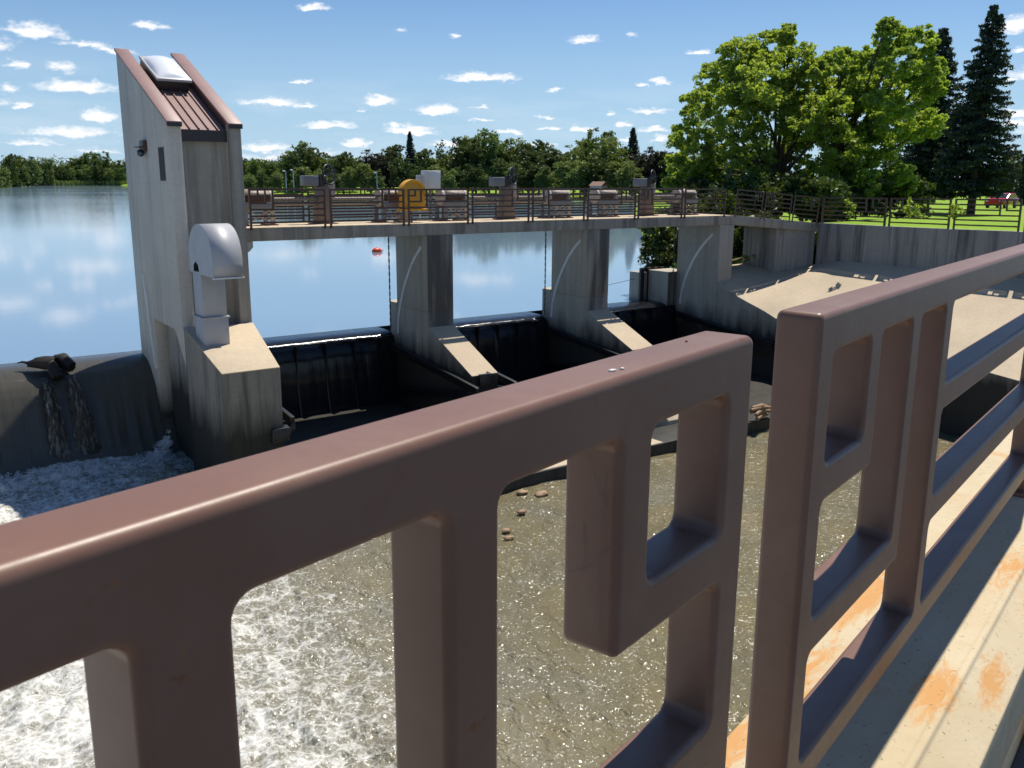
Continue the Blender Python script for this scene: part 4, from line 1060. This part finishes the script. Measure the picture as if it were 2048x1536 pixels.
# left shore, beyond the open water left of the tower
left = [(-30, 'r', 560, 318), (-6, 'wp', 540, 322), (12, 'tp', 565, 334), (28, 'rd', 600, 308), (44, 'r', 615, 314), (58, 'wd', 640, 309), (74, 'rp', 690, 320), (88, 'rd', 720, 322), (100, 't', 735, 318), (112, 'r', 745, 326), (124, 'wd', 748, 330),
        (138, 'r', 750, 326), (150, 'wp', 752, 333), (160, 'r', 760, 312), (176, 'rp', 752, 330), (186, 'w', 765, 306), (200, 'rd', 752, 330), (212, 'w', 765, 306), (222, 'rp', 752, 336), (236, 'wd', 770, 318), (246, 'r', 752, 334), (262, 'rd', 765, 320), (280, 'r', 760, 322), (-55, 'rd', 520, 312)]
occl = {}
def ordinal_label(kind, place): 
    k = (kind, place); occl[k] = occl.get(k, 0) + 1; n = occl[k]
    w = ['', 'second ', 'third ', 'fourth ', 'fifth ', 'sixth ', 'seventh ', 'eighth ', 'ninth ', 'tenth ', 'eleventh ', 'twelfth ', 'thirteenth ', 'fourteenth ']
    return ('%s%s tree from the left %s' % (('leftmost ' if False else ('first ' if n == 1 else w[n - 1])), LABK[kind], place))
for px, kd, d, ty in sorted(left): far_tree(kd, px, d, ty, -1.0, random.uniform(.8, 1.1), ordinal_label(kd, 'on the far shore left of the tower'))
mid = [(484, 'rd', 330, 316), (498, 'wp', 345, 322), (512, 'r', 330, 318), (528, 'wd', 345, 320), (545, 'r', 325, 322), (560, 'rp', 330, 326), (578, 'wd', 330, 308), (592, 'r', 315, 296), (612, 'w', 310, 287), (632, 'rd', 320, 296), (652, 'wp', 310, 312), (668, 'r', 318, 306), (688, 'rd', 300, 304), (706, 'wp', 312, 308), (722, 'r', 300, 316),
       (742, 'm', 300, 303), (772, 'm', 295, 309), (788, 'rd', 310, 290), (822, 'c', 300, 264), (806, 'wd', 285, 312), (846, 'rd', 300, 298), (866, 'wp', 310, 310), (888, 'r', 305, 306), (906, 'wp', 300, 300), (926, 'wd', 290, 270), (952, 'wp', 300, 264), (978, 'w', 295, 263), (1008, 'wd', 300, 274), (1034, 'rp', 305, 278), (1058, 'wd', 290, 284), (1078, 'rd', 300, 280),
       (1098, 'rd', 270, 296), (1122, 'wd', 275, 300), (1146, 'rp', 270, 292), (1172, 'wp', 280, 270), (1196, 'w', 270, 262), (1218, 'rp', 262, 274), (1240, 'rd', 268, 294), (1262, 'c', 265, 256), (1284, 'm', 250, 304), (1306, 'm', 245, 298), (1326, 'rd', 245, 304), (1352, 'wd', 240, 300), (1385, 'r', 240, 305), (1420, 'wd', 235, 300), (1470, 'r', 230, 305), (1520, 'wd', 225, 300)]
for px, kd, d, ty in sorted(mid): far_tree(kd, px, d, ty, 1.6, random.uniform(.85, 1.1), ordinal_label(kd, 'on the bank behind the walkway'))
low = [(500, 'rp', 290, 348), (524, 'r', 300, 340), (556, 'tp', 290, 345), (604, 'wp', 288, 330), (640, 'rp', 282, 338), (676, 'r', 282, 345), (700, 'rp', 278, 334), (730, 'wp', 278, 322), (752, 'r', 275, 338), (838, 'wd', 275, 330), (872, 'rp', 270, 332), (898, 'rp', 268, 338), (944, 'wd', 270, 325), (968, 'tp', 268, 348), (1000, 'rd', 268, 318), (1030, 'r', 262, 324), (1064, 'wd', 262, 318),
       (1090, 'r', 255, 330), (1130, 'wp', 252, 318), (1160, 'rp', 250, 322), (1192, 'wd', 248, 312), (1232, 'wp', 245, 318), (1258, 'rp', 240, 322)]
for px, kd, d, ty in sorted(low): far_tree(kd, px, d, ty, 1.4, random.uniform(1., 1.25), ordinal_label(kd, 'in the low front row behind the walkway'))
# the wood that closes the view behind the counted trees
pts = []
for px in list(np.arange(-90, 330, 5.)) + list(np.arange(470, 1560, 4.)):
    d = 800 if px < 330 else 385; c = at(px, d, 0)
    H = (20 if px < 330 else 10.5) * random.uniform(.75, 1.05); r = H * .42
    for zf in (.2, .5, .78): pts.append((c.x + random.uniform(-4, 4), c.y + random.uniform(-4, 4), 2 + H * zf, r * (1.1 - zf * .5)))
pts = clumpy(pts, 9, 9, .7, .6, (.25, .5)); V, F = leaf_quads(pts, 1.15, .7, .6)
tag(link('far_woods', np_mesh('far_woods', V, F, M_LEAF_FAR)), kind='stuff')
# right background behind the spruces
rb_ = [(1780, 'rd', 120, 300), (1840, 'wd', 125, 305), (1990, 'wp', 150, 330), (2022, 'rd', 140, 318), (2050, 'wd', 130, 300), (2085, 'r', 130, 290), (1960, 'rd', 160, 338)]
for px, kd, d, ty in sorted(rb_): far_tree(kd, px, d, ty, 2.5, 1.1, ordinal_label(kd, 'far behind the right lawn'))
o = far_tree('c', 2046, 118, 292, 2.5, 1.25, 'small loose pine at the right edge behind the red car')

# reeds along the left far shore and lily patch
cs = []
for (ax, ay), (bx, by) in (((86, 640), (111, 722)), ((111, 722), (160, 733)), ((160, 733), (178, 724)), ((73, 568), (86, 640))):
    n = 2600; f = rng.random(n); x = ax + (bx - ax) * f + rng.normal(size=n) * 1.5; y = ay + (by - ay) * f + rng.random(n) * 9
    cs.append(np.stack([x, y, np.zeros(n)], 1))
Pq = np.concatenate(cs); n = len(Pq); hgt = 2.2 + 1.6 * rng.random(n); w = .35 + .3 * rng.random(n); ang_ = rng.random(n) * PI
dx = np.stack([np.cos(ang_) * w, np.sin(ang_) * w, np.zeros(n)], 1); lean = rng.normal(size=(n, 3)) * .3; lean[:, 2] = 0
V = np.stack([Pq - dx, Pq + dx, Pq + dx * .3 + lean + np.array([0, 0, 1]) * hgt[:, None], Pq - dx * .3 + lean + np.array([0, 0, 1]) * hgt[:, None]], 1).reshape(-1, 3)
tag(link('reeds', np_mesh('reeds', V, np.arange(4 * n).reshape(n, 4), M_REED)), kind='stuff')
n = 900; c0, c1 = onZ(120, 374.6, .03), onZ(262, 376, .03); f = rng.random(n)
Pq = np.array(c0) + (np.array(c1) - np.array(c0)) * f[:, None] + rng.normal(size=(n, 3)) * np.array([4, 9, 0]) * (.2 + f)[:, None]
Pq[:, 2] = .03; r_ = .3 + .5 * rng.random(n)
V = np.stack([Pq + np.array([-1, 0, 0]) * r_[:, None], Pq + np.array([0, -1, 0]) * r_[:, None], Pq + np.array([1, 0, 0]) * r_[:, None], Pq + np.array([0, 1, .0]) * r_[:, None]], 1).reshape(-1, 3)
tag(link('water_weeds', np_mesh('water_weeds', V, np.arange(4 * n).reshape(n, 4), M_REED)), kind='stuff')

# near deciduous trees on the right bank
def near_tree(name, label, base_px, dist, blobs, leafmat, nclump=32, nleaf=60, size=.21, lean=0):
    base = at(base_px, dist, 2.9); t = thing(name, base, label, 'tree')
    B3 = []
    vr = ray(1500, 400); sd = Vector((vr.x, vr.y, 0)).normalized()
    for px, py, rp in blobs:
        for rep in range(2):
            dd = dist + random.uniform(-1, 1) * (2.6 if rep == 0 else 4.2)
            v = ray(px, py); k = dd / math.hypot(v.x, v.y); p = Vector((v.x * k, v.y * k, EYE + v.z * k))
            r = rp / FL * dist * (1.0 if rep == 0 else .75)
            B3.append((p.x, p.y, p.z, r))
    pts = clumpy(B3, nclump, nleaf, .62, .5, (.16, .36))
    V, F = leaf_quads(pts, size, .55, .5)
    link('crown', np_mesh('crown', V - np.array(base), F, leafmat), t)
    fork = base + Vector((0, 0, 1.7)) + sd.cross(Zup) * lean
    q = MB(); q.tube([base - Vector((0, 0, .5)), base + Vector((0, 0, .7)), fork, fork + Vector((.1, .1, .9))], [.42, .33, .26, .2], 12); trk = q.build('trunk', M_BARK, t, smooth=80)
    q = MB()
    for (x, y, z, r) in B3[::2]:
        e = Vector((x, y, z)); e = e - Vector((0, 0, r * .35)); m = fork.lerp(e, .5) + Vector((random.uniform(-.4, .4), random.uniform(-.4, .4), random.uniform(.1, .8)))
        q.tube([fork, fork.lerp(m, .5) + Vector((0, 0, .2)), m, e], [.17, .11, .07, .025], 7)
        for _ in range(3):
            e2 = e + Vector([random.uniform(-.45, .45) * r for _ in range(3)]); q.tube([m.lerp(e, .4), m.lerp(e2, .7) + Vector((0, 0, .1)), e2], [.04, .025, .008], 5)
    q.build('limbs', M_BARK, trk, smooth=80)
    return t
near_tree('leafy_tree', 'big bright-green leafy tree behind the ramp, left of two', 1548, 54,
    [(1540, 95, 42), (1480, 112, 44), (1590, 125, 46), (1430, 150, 38), (1520, 165, 55), (1610, 185, 50), (1395, 212, 40), (1455, 225, 50), (1545, 235, 55), (1620, 250, 45), (1375, 275, 36), (1430, 290, 44), (1500, 300, 48), (1575, 310, 46), (1358, 330, 30), (1400, 350, 34), (1465, 362, 40), (1530, 368, 40), (1345, 365, 18), (1600, 365, 34), (1572, 72, 22), (1640, 140, 24), (1660, 225, 46), (1690, 300, 40), (1480, 180, 40), (1560, 190, 44), (1350, 392, 26), (1400, 398, 30), (1455, 400, 30), (1510, 400, 32), (1570, 398, 30)], M_LEAF_NEAR)
near_tree('leafy_tree', 'big bright-green leafy tree beside the spruces, right of two', 1640, 55,
    [(1788, 75, 30), (1840, 85, 34), (1745, 120, 34), (1800, 130, 44), (1855, 140, 32), (1700, 150, 34), (1755, 180, 46), (1825, 195, 44), (1870, 175, 22), (1670, 190, 40), (1720, 235, 48), (1790, 250, 48), (1850, 248, 32), (1660, 265, 44), (1740, 300, 44), (1680, 330, 42), (1640, 350, 36), (1800, 350, 26), (1730, 365, 34), (1690, 380, 30), (1772, 50, 14), (1815, 372, 18), (1680, 120, 30), (1720, 190, 40), (1640, 210, 40), (1760, 215, 40), (1620, 398, 30), (1670, 404, 26), (1720, 400, 24)], M_LEAF_NEAR, lean=.8)
# spruces
def spruce(label, px, dist, top_y, halfw_px, z0=2.7):
    base = at(px, dist, z0); v = ray(px, top_y); h = EYE + v.z / math.hypot(v.x, v.y) * dist - z0; R = halfw_px / FL * dist
    t = thing('spruce_tree', base, label, 'spruce', 'tall dark spruces'); Ps = []; q = MB()
    nl = 46
    for k in range(nl):
        f = k / nl; z = h * (.13 + .86 * f); L = R * ((1 - f) ** .72) * min(1.02, .6 + f * 4) + .12
        for a in rng.random(int(7 + 5 * (1 - f))) * 2 * PI:
            l = L * rng.uniform(.7, 1.12); dro = rng.uniform(.12, .32); m = int(30 + 95 * l / R)
            s = rng.random(m) ** .7; side = rng.normal(size=m) * .16 * (1 - s * .6) * max(l, .6)
            zz = z - dro * l * s + .22 * l * np.maximum(0, s - .7) - np.abs(rng.normal(size=m)) * .10
            Ps.append(np.stack([np.cos(a) * l * s - np.sin(a) * side, np.sin(a) * l * s + np.cos(a) * side, zz], 1))
    V, F = leaf_quads(np.concatenate(Ps), .26, .3, .38)
    link('crown', np_mesh('crown', V, F, M_NEEDLE), t)
    q = MB(); q.tube([(0, 0, -.5), (0, 0, h * .4), (0, 0, h * .98)], [.3, .2, .02], 9); tr = q.build('trunk', M_BARK); tr.parent = t
    ORG[tr.name] = Vector(base)
    return t
spruce('tallest dark blue-green spruce, nearest the right edge', 1944, 72, 2, 76)
spruce('dark spruce half hidden behind the right leafy tree', 1852, 76, 48, 72)
# shrubs on the bank
def shrub(loc, r, h, label, mat=None, n=1500, size=.16):
    t = thing('shrub', loc, label, 'shrub', 'shrubs on the right bank'); bl = []
    for _ in range(7): bl.append((random.uniform(-.55, .55) * r, random.uniform(-.55, .55) * r, h * random.uniform(.35, .8), r * random.uniform(.35, .5)))
    pts = clumpy(bl, 16 if n > 300 else 6, max(4, n // 112), .8, .4, (.25, .5)); pts = pts[pts[:, 2] > 0.02]
    V, F = leaf_quads(pts, size, .6, .55); link('foliage', np_mesh('foliage', V, F, mat or M_LEAF_DARK), t)
    q = MB()
    for b in bl: q.tube([(0, 0, -.2), (b[0] * .5, b[1] * .5, b[2] * .5), b[:3]], [.05, .03, .01], 5)
    q.build('stems', M_BARK, t)
    return t
sh_ = [((30.6, 29.6, -.1), 1.9, 3.9, 'dark shrub leaning over the pool left of the right pier'), ((32.6, 28.6, .6), 1.7, 2.6, 'dark shrub in the opening under the ramp, nearest the pier'), ((34.2, 27.6, 1.2), 1.6, 2.2, 'dark shrub in the opening under the ramp, beside the abutment'), ((35.6, 30.6, 1.2), 2.2, 3.4, 'dark shrub behind the opening under the ramp'), ((38., 34.5, 1.2), 2.4, 3.6, 'dark shrub at the foot of the left leafy tree')]
for loc, r, h, lab in sh_: shrub(loc, r, h, lab, n=5600, size=.2)
for px, d, r, h, lab in ((1500, 50, 2.4, 2.2, 'dark shrub behind the bend of the ramp railing'), (1575, 49, 2.2, 2.0, 'dark shrub behind the middle ramp panel'), (1640, 48, 2.2, 2.0, 'dark shrub behind the end of the ramp railing'), (1712, 52, 2.3, 2.2, 'dark shrub right of the right leafy trunk'), (1775, 58, 2.4, 2.3, 'dark shrub below the half hidden spruce'), (1420, 53, 2.4, 2.5, 'dark shrub under the left edge of the left leafy tree')):
    shrub(at(px, d, 3.0), r, h, lab, n=5200, size=.24)
for px, d, h, lab in ((1701, 38.5, 1.3, 'small yellow-green sapling behind the first bank wall panel'), (1818, 36.5, 1.5, 'taller yellow-green sapling behind the second bank wall panel'), (1917, 36., 1.2, 'yellow-green sapling behind the third bank wall panel'), (1840, 36., 1.15, 'thin reddish-green sapling right of the taller one')):
    o = shrub(at(px, d, 3.28), .30, h, lab, M_LEAF_NEAR, 112, .12); o.name = 'sapling'; o['category'] = 'sapling'; o['group'] = 'saplings behind the bank railing'
for px, py, h, lab in ((1492, 537, .75, 'tall weed standing left in the opening under the ramp'), (1512, 537, .95, 'tall weed standing in the middle of the opening under the ramp'), (1530, 538, .6, 'low weed near the abutment under the ramp')):
    p = onZ(px, py, 1.35); o = shrub((p.x, p.y, 1.3), .2, h, lab, M_LEAF_NEAR, 200, .1); o.name = 'weed'; o['category'] = 'weed'; o['group'] = 'weeds under the ramp'

# ------------------------------------------------------------------ car, lamps, house on the banks
cp = at(2004, 100, 2.72); car = thing('parked_car', cp, 'red car parked beyond the right lawn', 'car')
car.rotation_euler = (0, 0, math.radians(188))
q = MB(); q.xz([(-2.2, .35), (2.2, .35), (2.25, .62), (2.1, .82), (1.05, .95), (.45, 1.36), (-.9, 1.42), (-1.75, 1.0), (-2.22, .92)], -.85, .85); bd = q.build('body', M_RED, car, bevel=.07, org=(0, 0, 0))
q = MB(); q.xz([(.98, .985), (.46, 1.33), (.50, 1.36), (1.06, .975)], -.72, .72); q.build('windscreen', M_GLASS, car, org=(0, 0, 0))
for y in (-.862, .852):
    q = MB(); q.xz([(.85, .97), (.40, 1.30), (-.85, 1.35), (-1.5, 1.0)], y, y + .01); q.build('side_window', M_GLASS, car, org=(0, 0, 0))
for x in (-1.35, 1.4):
    for y in (-.87, .67):
        q = MB(); q.tube([(x, y, .33), (x, y + .2, .33)], .33, 18); w = q.build('wheel', M_BLACK, car, bevel=.02, org=(0, 0, 0))
        q = MB(); q.tube([(x, y - .005, .33), (x, y + .205, .33)], .19, 12); q.build('rim', M_GALV, w, org=(0, 0, 0))
for y in (-.62, .62):
    q = MB(); q.ball((2.2, y, .70), .06, .16, .08); q.build('headlight', M_WHITE, car, org=(0, 0, 0))
for px, ty, lab in ((574, 342, 'white far lamp post on the opposite bank, left of two side by side'), (589, 340, 'white far lamp post on the opposite bank, right of two side by side'), (755, 345, 'single white far lamp post before the maroon tree')):
    p = at(px, 272, 1.7); v = ray(px, ty); h = EYE + v.z / math.hypot(v.x, v.y) * 272 - 1.7
    t = thing('street_lamp', p, lab, 'lamp post', 'lamp posts on the far bank')
    q = MB(); q.tube([(p.x, p.y, p.z - .2), (p.x, p.y, p.z + h)], [.11, .08], 8); q.build('pole', M_WHITE, t)
    q = MB(); q.tube([(p.x, p.y, p.z + h - .15), (p.x - .35, p.y + .1, p.z + h)], .05, 6); q.ball((p.x - .5, p.y + .1, p.z + h), .45, .2, .14); q.build('lamp_head', M_WHITE, t, smooth=60)
hp = at(1197, 238, 1.7); hs = thing('shed', hp, 'small tan shed among the trees behind the middle of the walkway', 'shed')
hs.rotation_euler = (0, 0, .4)
q = MB(); q.box(-2, 2, -1.5, 1.5, -.3, 2.2); q.build('wall', M_PALE, hs, org=(0, 0, 0))
q = MB(); q.xz([(-2.3, 2.21), (2.3, 2.21), (0, 3.3)], -1.8, 1.8); q.build('roof', M_RUST, hs, org=(0, 0, 0))
q = MB(); q.box(-.5, .5, -1.53, -1.501, -.2, 1.8); q.build('door', M_GREY, hs, org=(0, 0, 0))

# ------------------------------------------------------------------ sky, clouds and sun
SUN_EL, SUN_AZ = math.radians(64.5), math.radians(21.3)       # azimuth from +X towards +Y
W = bpy.data.worlds.new('World'); scene.world = W; W.use_nodes = True
nt = W.node_tree; nt.nodes.clear()
def wn_(typ, ins=None, **kw):
    nd = nt.nodes.new('ShaderNode' + typ)
    for k, v in kw.items(): setattr(nd, k, v)
    for k, v in (ins or {}).items():
        if isinstance(v, bpy.types.NodeSocket): nt.links.new(v, nd.inputs[k])
        else: nd.inputs[k].default_value = v
    return nd
out = nt.nodes.new('ShaderNodeOutputWorld')
sky = wn_('TexSky', sky_type='NISHITA', sun_disc=False, sun_elevation=SUN_EL, sun_rotation=PI / 2 - SUN_AZ, altitude=200, air_density=1.0, dust_density=.6, ozone_density=1.6)
tc = wn_('TexCoord'); dirv = tc.outputs['Generated']
sep = wn_('SeparateXYZ', {0: dirv})
az = wn_('Math', {0: sep.outputs[1], 1: sep.outputs[0]}, operation='ARCTAN2').outputs[0]
el = wn_('Math', {0: sep.outputs[2]}, operation='ARCSINE').outputs[0]
pc = wn_('CombineXYZ', {0: az, 1: el, 2: 0.}).outputs[0]
nz = wn_('TexNoise', {'Vector': wn_('VectorMath', {0: pc, 1: (1., 2.2, 1.)}, operation='MULTIPLY').outputs[0], 'Scale': 42., 'Detail': 7, 'Roughness': .62})
wv = wn_('VectorMath', {0: wn_('VectorMath', {0: nz.outputs['Color'], 1: (.5, .5, .5)}, operation='SUBTRACT').outputs[0], 1: (.042, .017, 0)}, operation='MULTIPLY').outputs[0]
pw = wn_('VectorMath', {0: pc, 1: wv}, operation='ADD').outputs[0]
CL = [(68, 66, 52, 15, 1), (300, 53, 34, 10, .8), (165, 90, 50, 8, .7), (228, 102, 36, 9, .7), (30, 130, 18, 10, .8), (115, 136, 26, 13, .7), (152, 178, 70, 15, 1), (18, 179, 24, 9, .6), (52, 213, 22, 6, .8), (195, 236, 32, 14, .9), (140, 268, 92, 14, .75), (60, 287, 50, 7, .6), (200, 301, 50, 6, .6),
      (628, 17, 30, 8, .9), (600, 163, 26, 6, .7), (540, 206, 68, 10, .8), (612, 213, 28, 6, .7), (655, 251, 58, 9, .95), (755, 204, 36, 12, 1), (726, 218, 13, 4, .6), (715, 290, 30, 10, 1), (530, 298, 62, 10, .8), (540, 316, 70, 8, .6), (640, 306, 40, 8, .5), (965, 157, 78, 10, 1), (878, 223, 50, 14, 1), (820, 263, 58, 9, .95), (790, 253, 24, 6, .7), (907, 72, 10, 5, .7), (960, 218, 16, 4, .7), (965, 243, 26, 5, .8), (1020, 264, 34, 7, .9), (895, 290, 40, 10, .8),
      (1170, 80, 30, 10, .75), (1110, 183, 20, 5, .7), (1095, 236, 20, 4, .8), (1095, 258, 28, 4, .8), (1165, 257, 28, 6, .8), (1222, 226, 12, 7, .7), (1246, 251, 18, 6, .8), (1300, 224, 44, 7, .85), (1325, 164, 14, 8, .8), (1286, 170, 14, 6, .7), (1400, 104, 25, 7, .9), (1312, 258, 38, 5, .8), (1255, 281, 20, 7, .8), (1322, 281, 22, 9, .8), (1070, 292, 50, 6, .6),
      (2028, 56, 46, 16, 1), (2040, 100, 14, 6, .8), (2020, 161, 16, 7, .8), (2036, 232, 36, 11, .95), (2030, 250, 34, 7, .9), (1264, 72, 14, 4, .5), (800, 62, 16, 5, .4), (2075, 150, 60, 12, .8), (-40, 90, 60, 14, .9), (-60, 200, 60, 14, .9), (2110, 260, 60, 10, .9)]
grp = bpy.data.node_groups.new('one_cloud', 'ShaderNodeTree')
for nm, tp in (('P', 'NodeSocketVector'), ('C', 'NodeSocketVector'), ('S', 'NodeSocketVector'), ('A', 'NodeSocketFloat')): grp.interface.new_socket(nm, in_out='INPUT', socket_type=tp)
for nm in ('D', 'H'): grp.interface.new_socket(nm, in_out='OUTPUT', socket_type='NodeSocketFloat')
gi, go = grp.nodes.new('NodeGroupInput'), grp.nodes.new('NodeGroupOutput')
def gn(op, a, b=None, t='VectorMath'):
    nd = grp.nodes.new('ShaderNode' + t); nd.operation = op
    for i, v in enumerate((a, b)):
        if v is None: continue
        if isinstance(v, bpy.types.NodeSocket): grp.links.new(v, nd.inputs[i])
        else: nd.inputs[i].default_value = v
    return nd
d_ = gn('MULTIPLY', gn('SUBTRACT', gi.outputs['P'], gi.outputs['C']).outputs[0], gi.outputs['S']).outputs[0]
sx = grp.nodes.new('ShaderNodeSeparateXYZ'); grp.links.new(d_, sx.inputs[0])
lowf = gn('MULTIPLY', gn('MINIMUM', sx.outputs[1], 0., 'Math').outputs[0], 1.1, 'Math').outputs[0]     # flatter bases
y2 = gn('ADD', sx.outputs[1], lowf, 'Math').outputs[0]
r2 = gn('ADD', gn('MULTIPLY', sx.outputs[0], sx.outputs[0], 'Math').outputs[0], gn('MULTIPLY', y2, y2, 'Math').outputs[0], 'Math').outputs[0]
dd = gn('MULTIPLY', gn('SUBTRACT', 1., gn('SQRT', r2, None, 'Math').outputs[0], 'Math').outputs[0], gi.outputs['A'], 'Math')
grp.links.new(dd.outputs[0], go.inputs['D']); grp.links.new(sx.outputs[1], go.inputs['H'])
mx_ = None
for x, y, hw, hh, A in CL:
    v = ray(x, y).normalized()
    g = nt.nodes.new('ShaderNodeGroup'); g.node_tree = grp
    nt.links.new(pw, g.inputs['P']); g.inputs['C'].default_value = (math.atan2(v.y, v.x), math.asin(v.z), 0)
    g.inputs['S'].default_value = (FL / (hw * 1.12), FL / (hh * 1.3), 0); g.inputs['A'].default_value = A
    mx_ = g.outputs['D'] if mx_ is None else wn_('Math', {0: mx_, 1: g.outputs['D']}, operation='MAXIMUM').outputs[0]
n2 = wn_('TexNoise', {'Vector': wn_('VectorMath', {0: pc, 1: (1., 1.9, 1.)}, operation='MULTIPLY').outputs[0], 'Scale': 95., 'Detail': 6, 'Roughness': .65}).outputs['Fac']
den = wn_('Math', {0: mx_, 1: wn_('Math', {0: wn_('Math', {0: n2, 1: .5}, operation='SUBTRACT').outputs[0], 1: 1.0}, operation='MULTIPLY').outputs[0]}, operation='ADD').outputs[0]
mask = wn_('MapRange', {'Value': den, 1: -.02, 2: .74, 3: 0., 4: 1.}, interpolation_type='SMOOTHSTEP').outputs[0]
# thin milky veil low over the horizon and scattered clouds elsewhere round the sky
n3 = wn_('TexNoise', {'Vector': wn_('VectorMath', {0: pc, 1: (1., 5., 1.)}, operation='MULTIPLY').outputs[0], 'Scale': 6., 'Detail': 6, 'Roughness': .6}).outputs['Fac']
veil = wn_('Math', {0: wn_('MapRange', {'Value': n3, 1: .48, 2: .75, 3: 0., 4: .3}).outputs[0], 1: wn_('MapRange', {'Value': el, 1: .02, 2: .13, 3: 1., 4: 0.}).outputs[0]}, operation='MULTIPLY').outputs[0]
mk = wn_('Math', {0: mask, 1: veil}, operation='MAXIMUM', use_clamp=True).outputs[0]
tint = wn_('Mix', data_type='RGBA', blend_type='MULTIPLY'); tint.inputs[0].default_value = 1.
nt.links.new(sky.outputs[0], tint.inputs[6]); tint.inputs[7].default_value = (.78, 1.06, 1.38, 1)
cm = wn_('Mix', data_type='RGBA'); nt.links.new(mk, cm.inputs[0]); hz = wn_('Mix', data_type='RGBA'); nt.links.new(wn_('MapRange', {'Value': el, 1: -.02, 2: .24, 3: .8, 4: 0.}, interpolation_type='SMOOTHSTEP').outputs[0], hz.inputs[0]); nt.links.new(tint.outputs[2], hz.inputs[6]); hz.inputs[7].default_value = (6.7, 9.6, 12.4, 1)   # paler air towards the horizon
nt.links.new(hz.outputs[2], cm.inputs[6]); cm.inputs[7].default_value = (14.5, 14.5, 14.8, 1)
bg = wn_('Background', {'Strength': .05}); nt.links.new(cm.outputs[2], bg.inputs[0]); nt.links.new(bg.outputs[0], out.inputs[0])
W.cycles.sampling_method = 'MANUAL'; W.cycles.sample_map_resolution = 512

sun = bpy.data.lights.new('sun', 'SUN'); sun.energy = 4.2; sun.angle = math.radians(.53); sun.color = (1., .93, .82)
so = bpy.data.objects.new('sun', sun); COL.objects.link(so)
sv = Vector((math.cos(SUN_EL) * math.cos(SUN_AZ), math.cos(SUN_EL) * math.sin(SUN_AZ), math.sin(SUN_EL)))
so.rotation_euler = sv.to_track_quat('Z', 'Y').to_euler(); so.location = (0, 0, 60)

scene.render.engine = 'CYCLES'
scene.cycles.use_denoising = True; scene.cycles.denoiser = 'OPENIMAGEDENOISE'
scene.cycles.max_bounces = 6; scene.cycles.diffuse_bounces = 3; scene.cycles.glossy_bounces = 3; scene.cycles.transmission_bounces = 4; scene.cycles.transparent_max_bounces = 4
scene.cycles.sample_clamp_indirect = 6; scene.cycles.caustics_reflective = False; scene.cycles.caustics_refractive = False
scene.view_settings.view_transform = 'Standard'; scene.view_settings.look = 'None'; scene.view_settings.gamma = 1; scene.view_settings.use_curve_mapping = False
scene.view_settings.exposure = 0.6
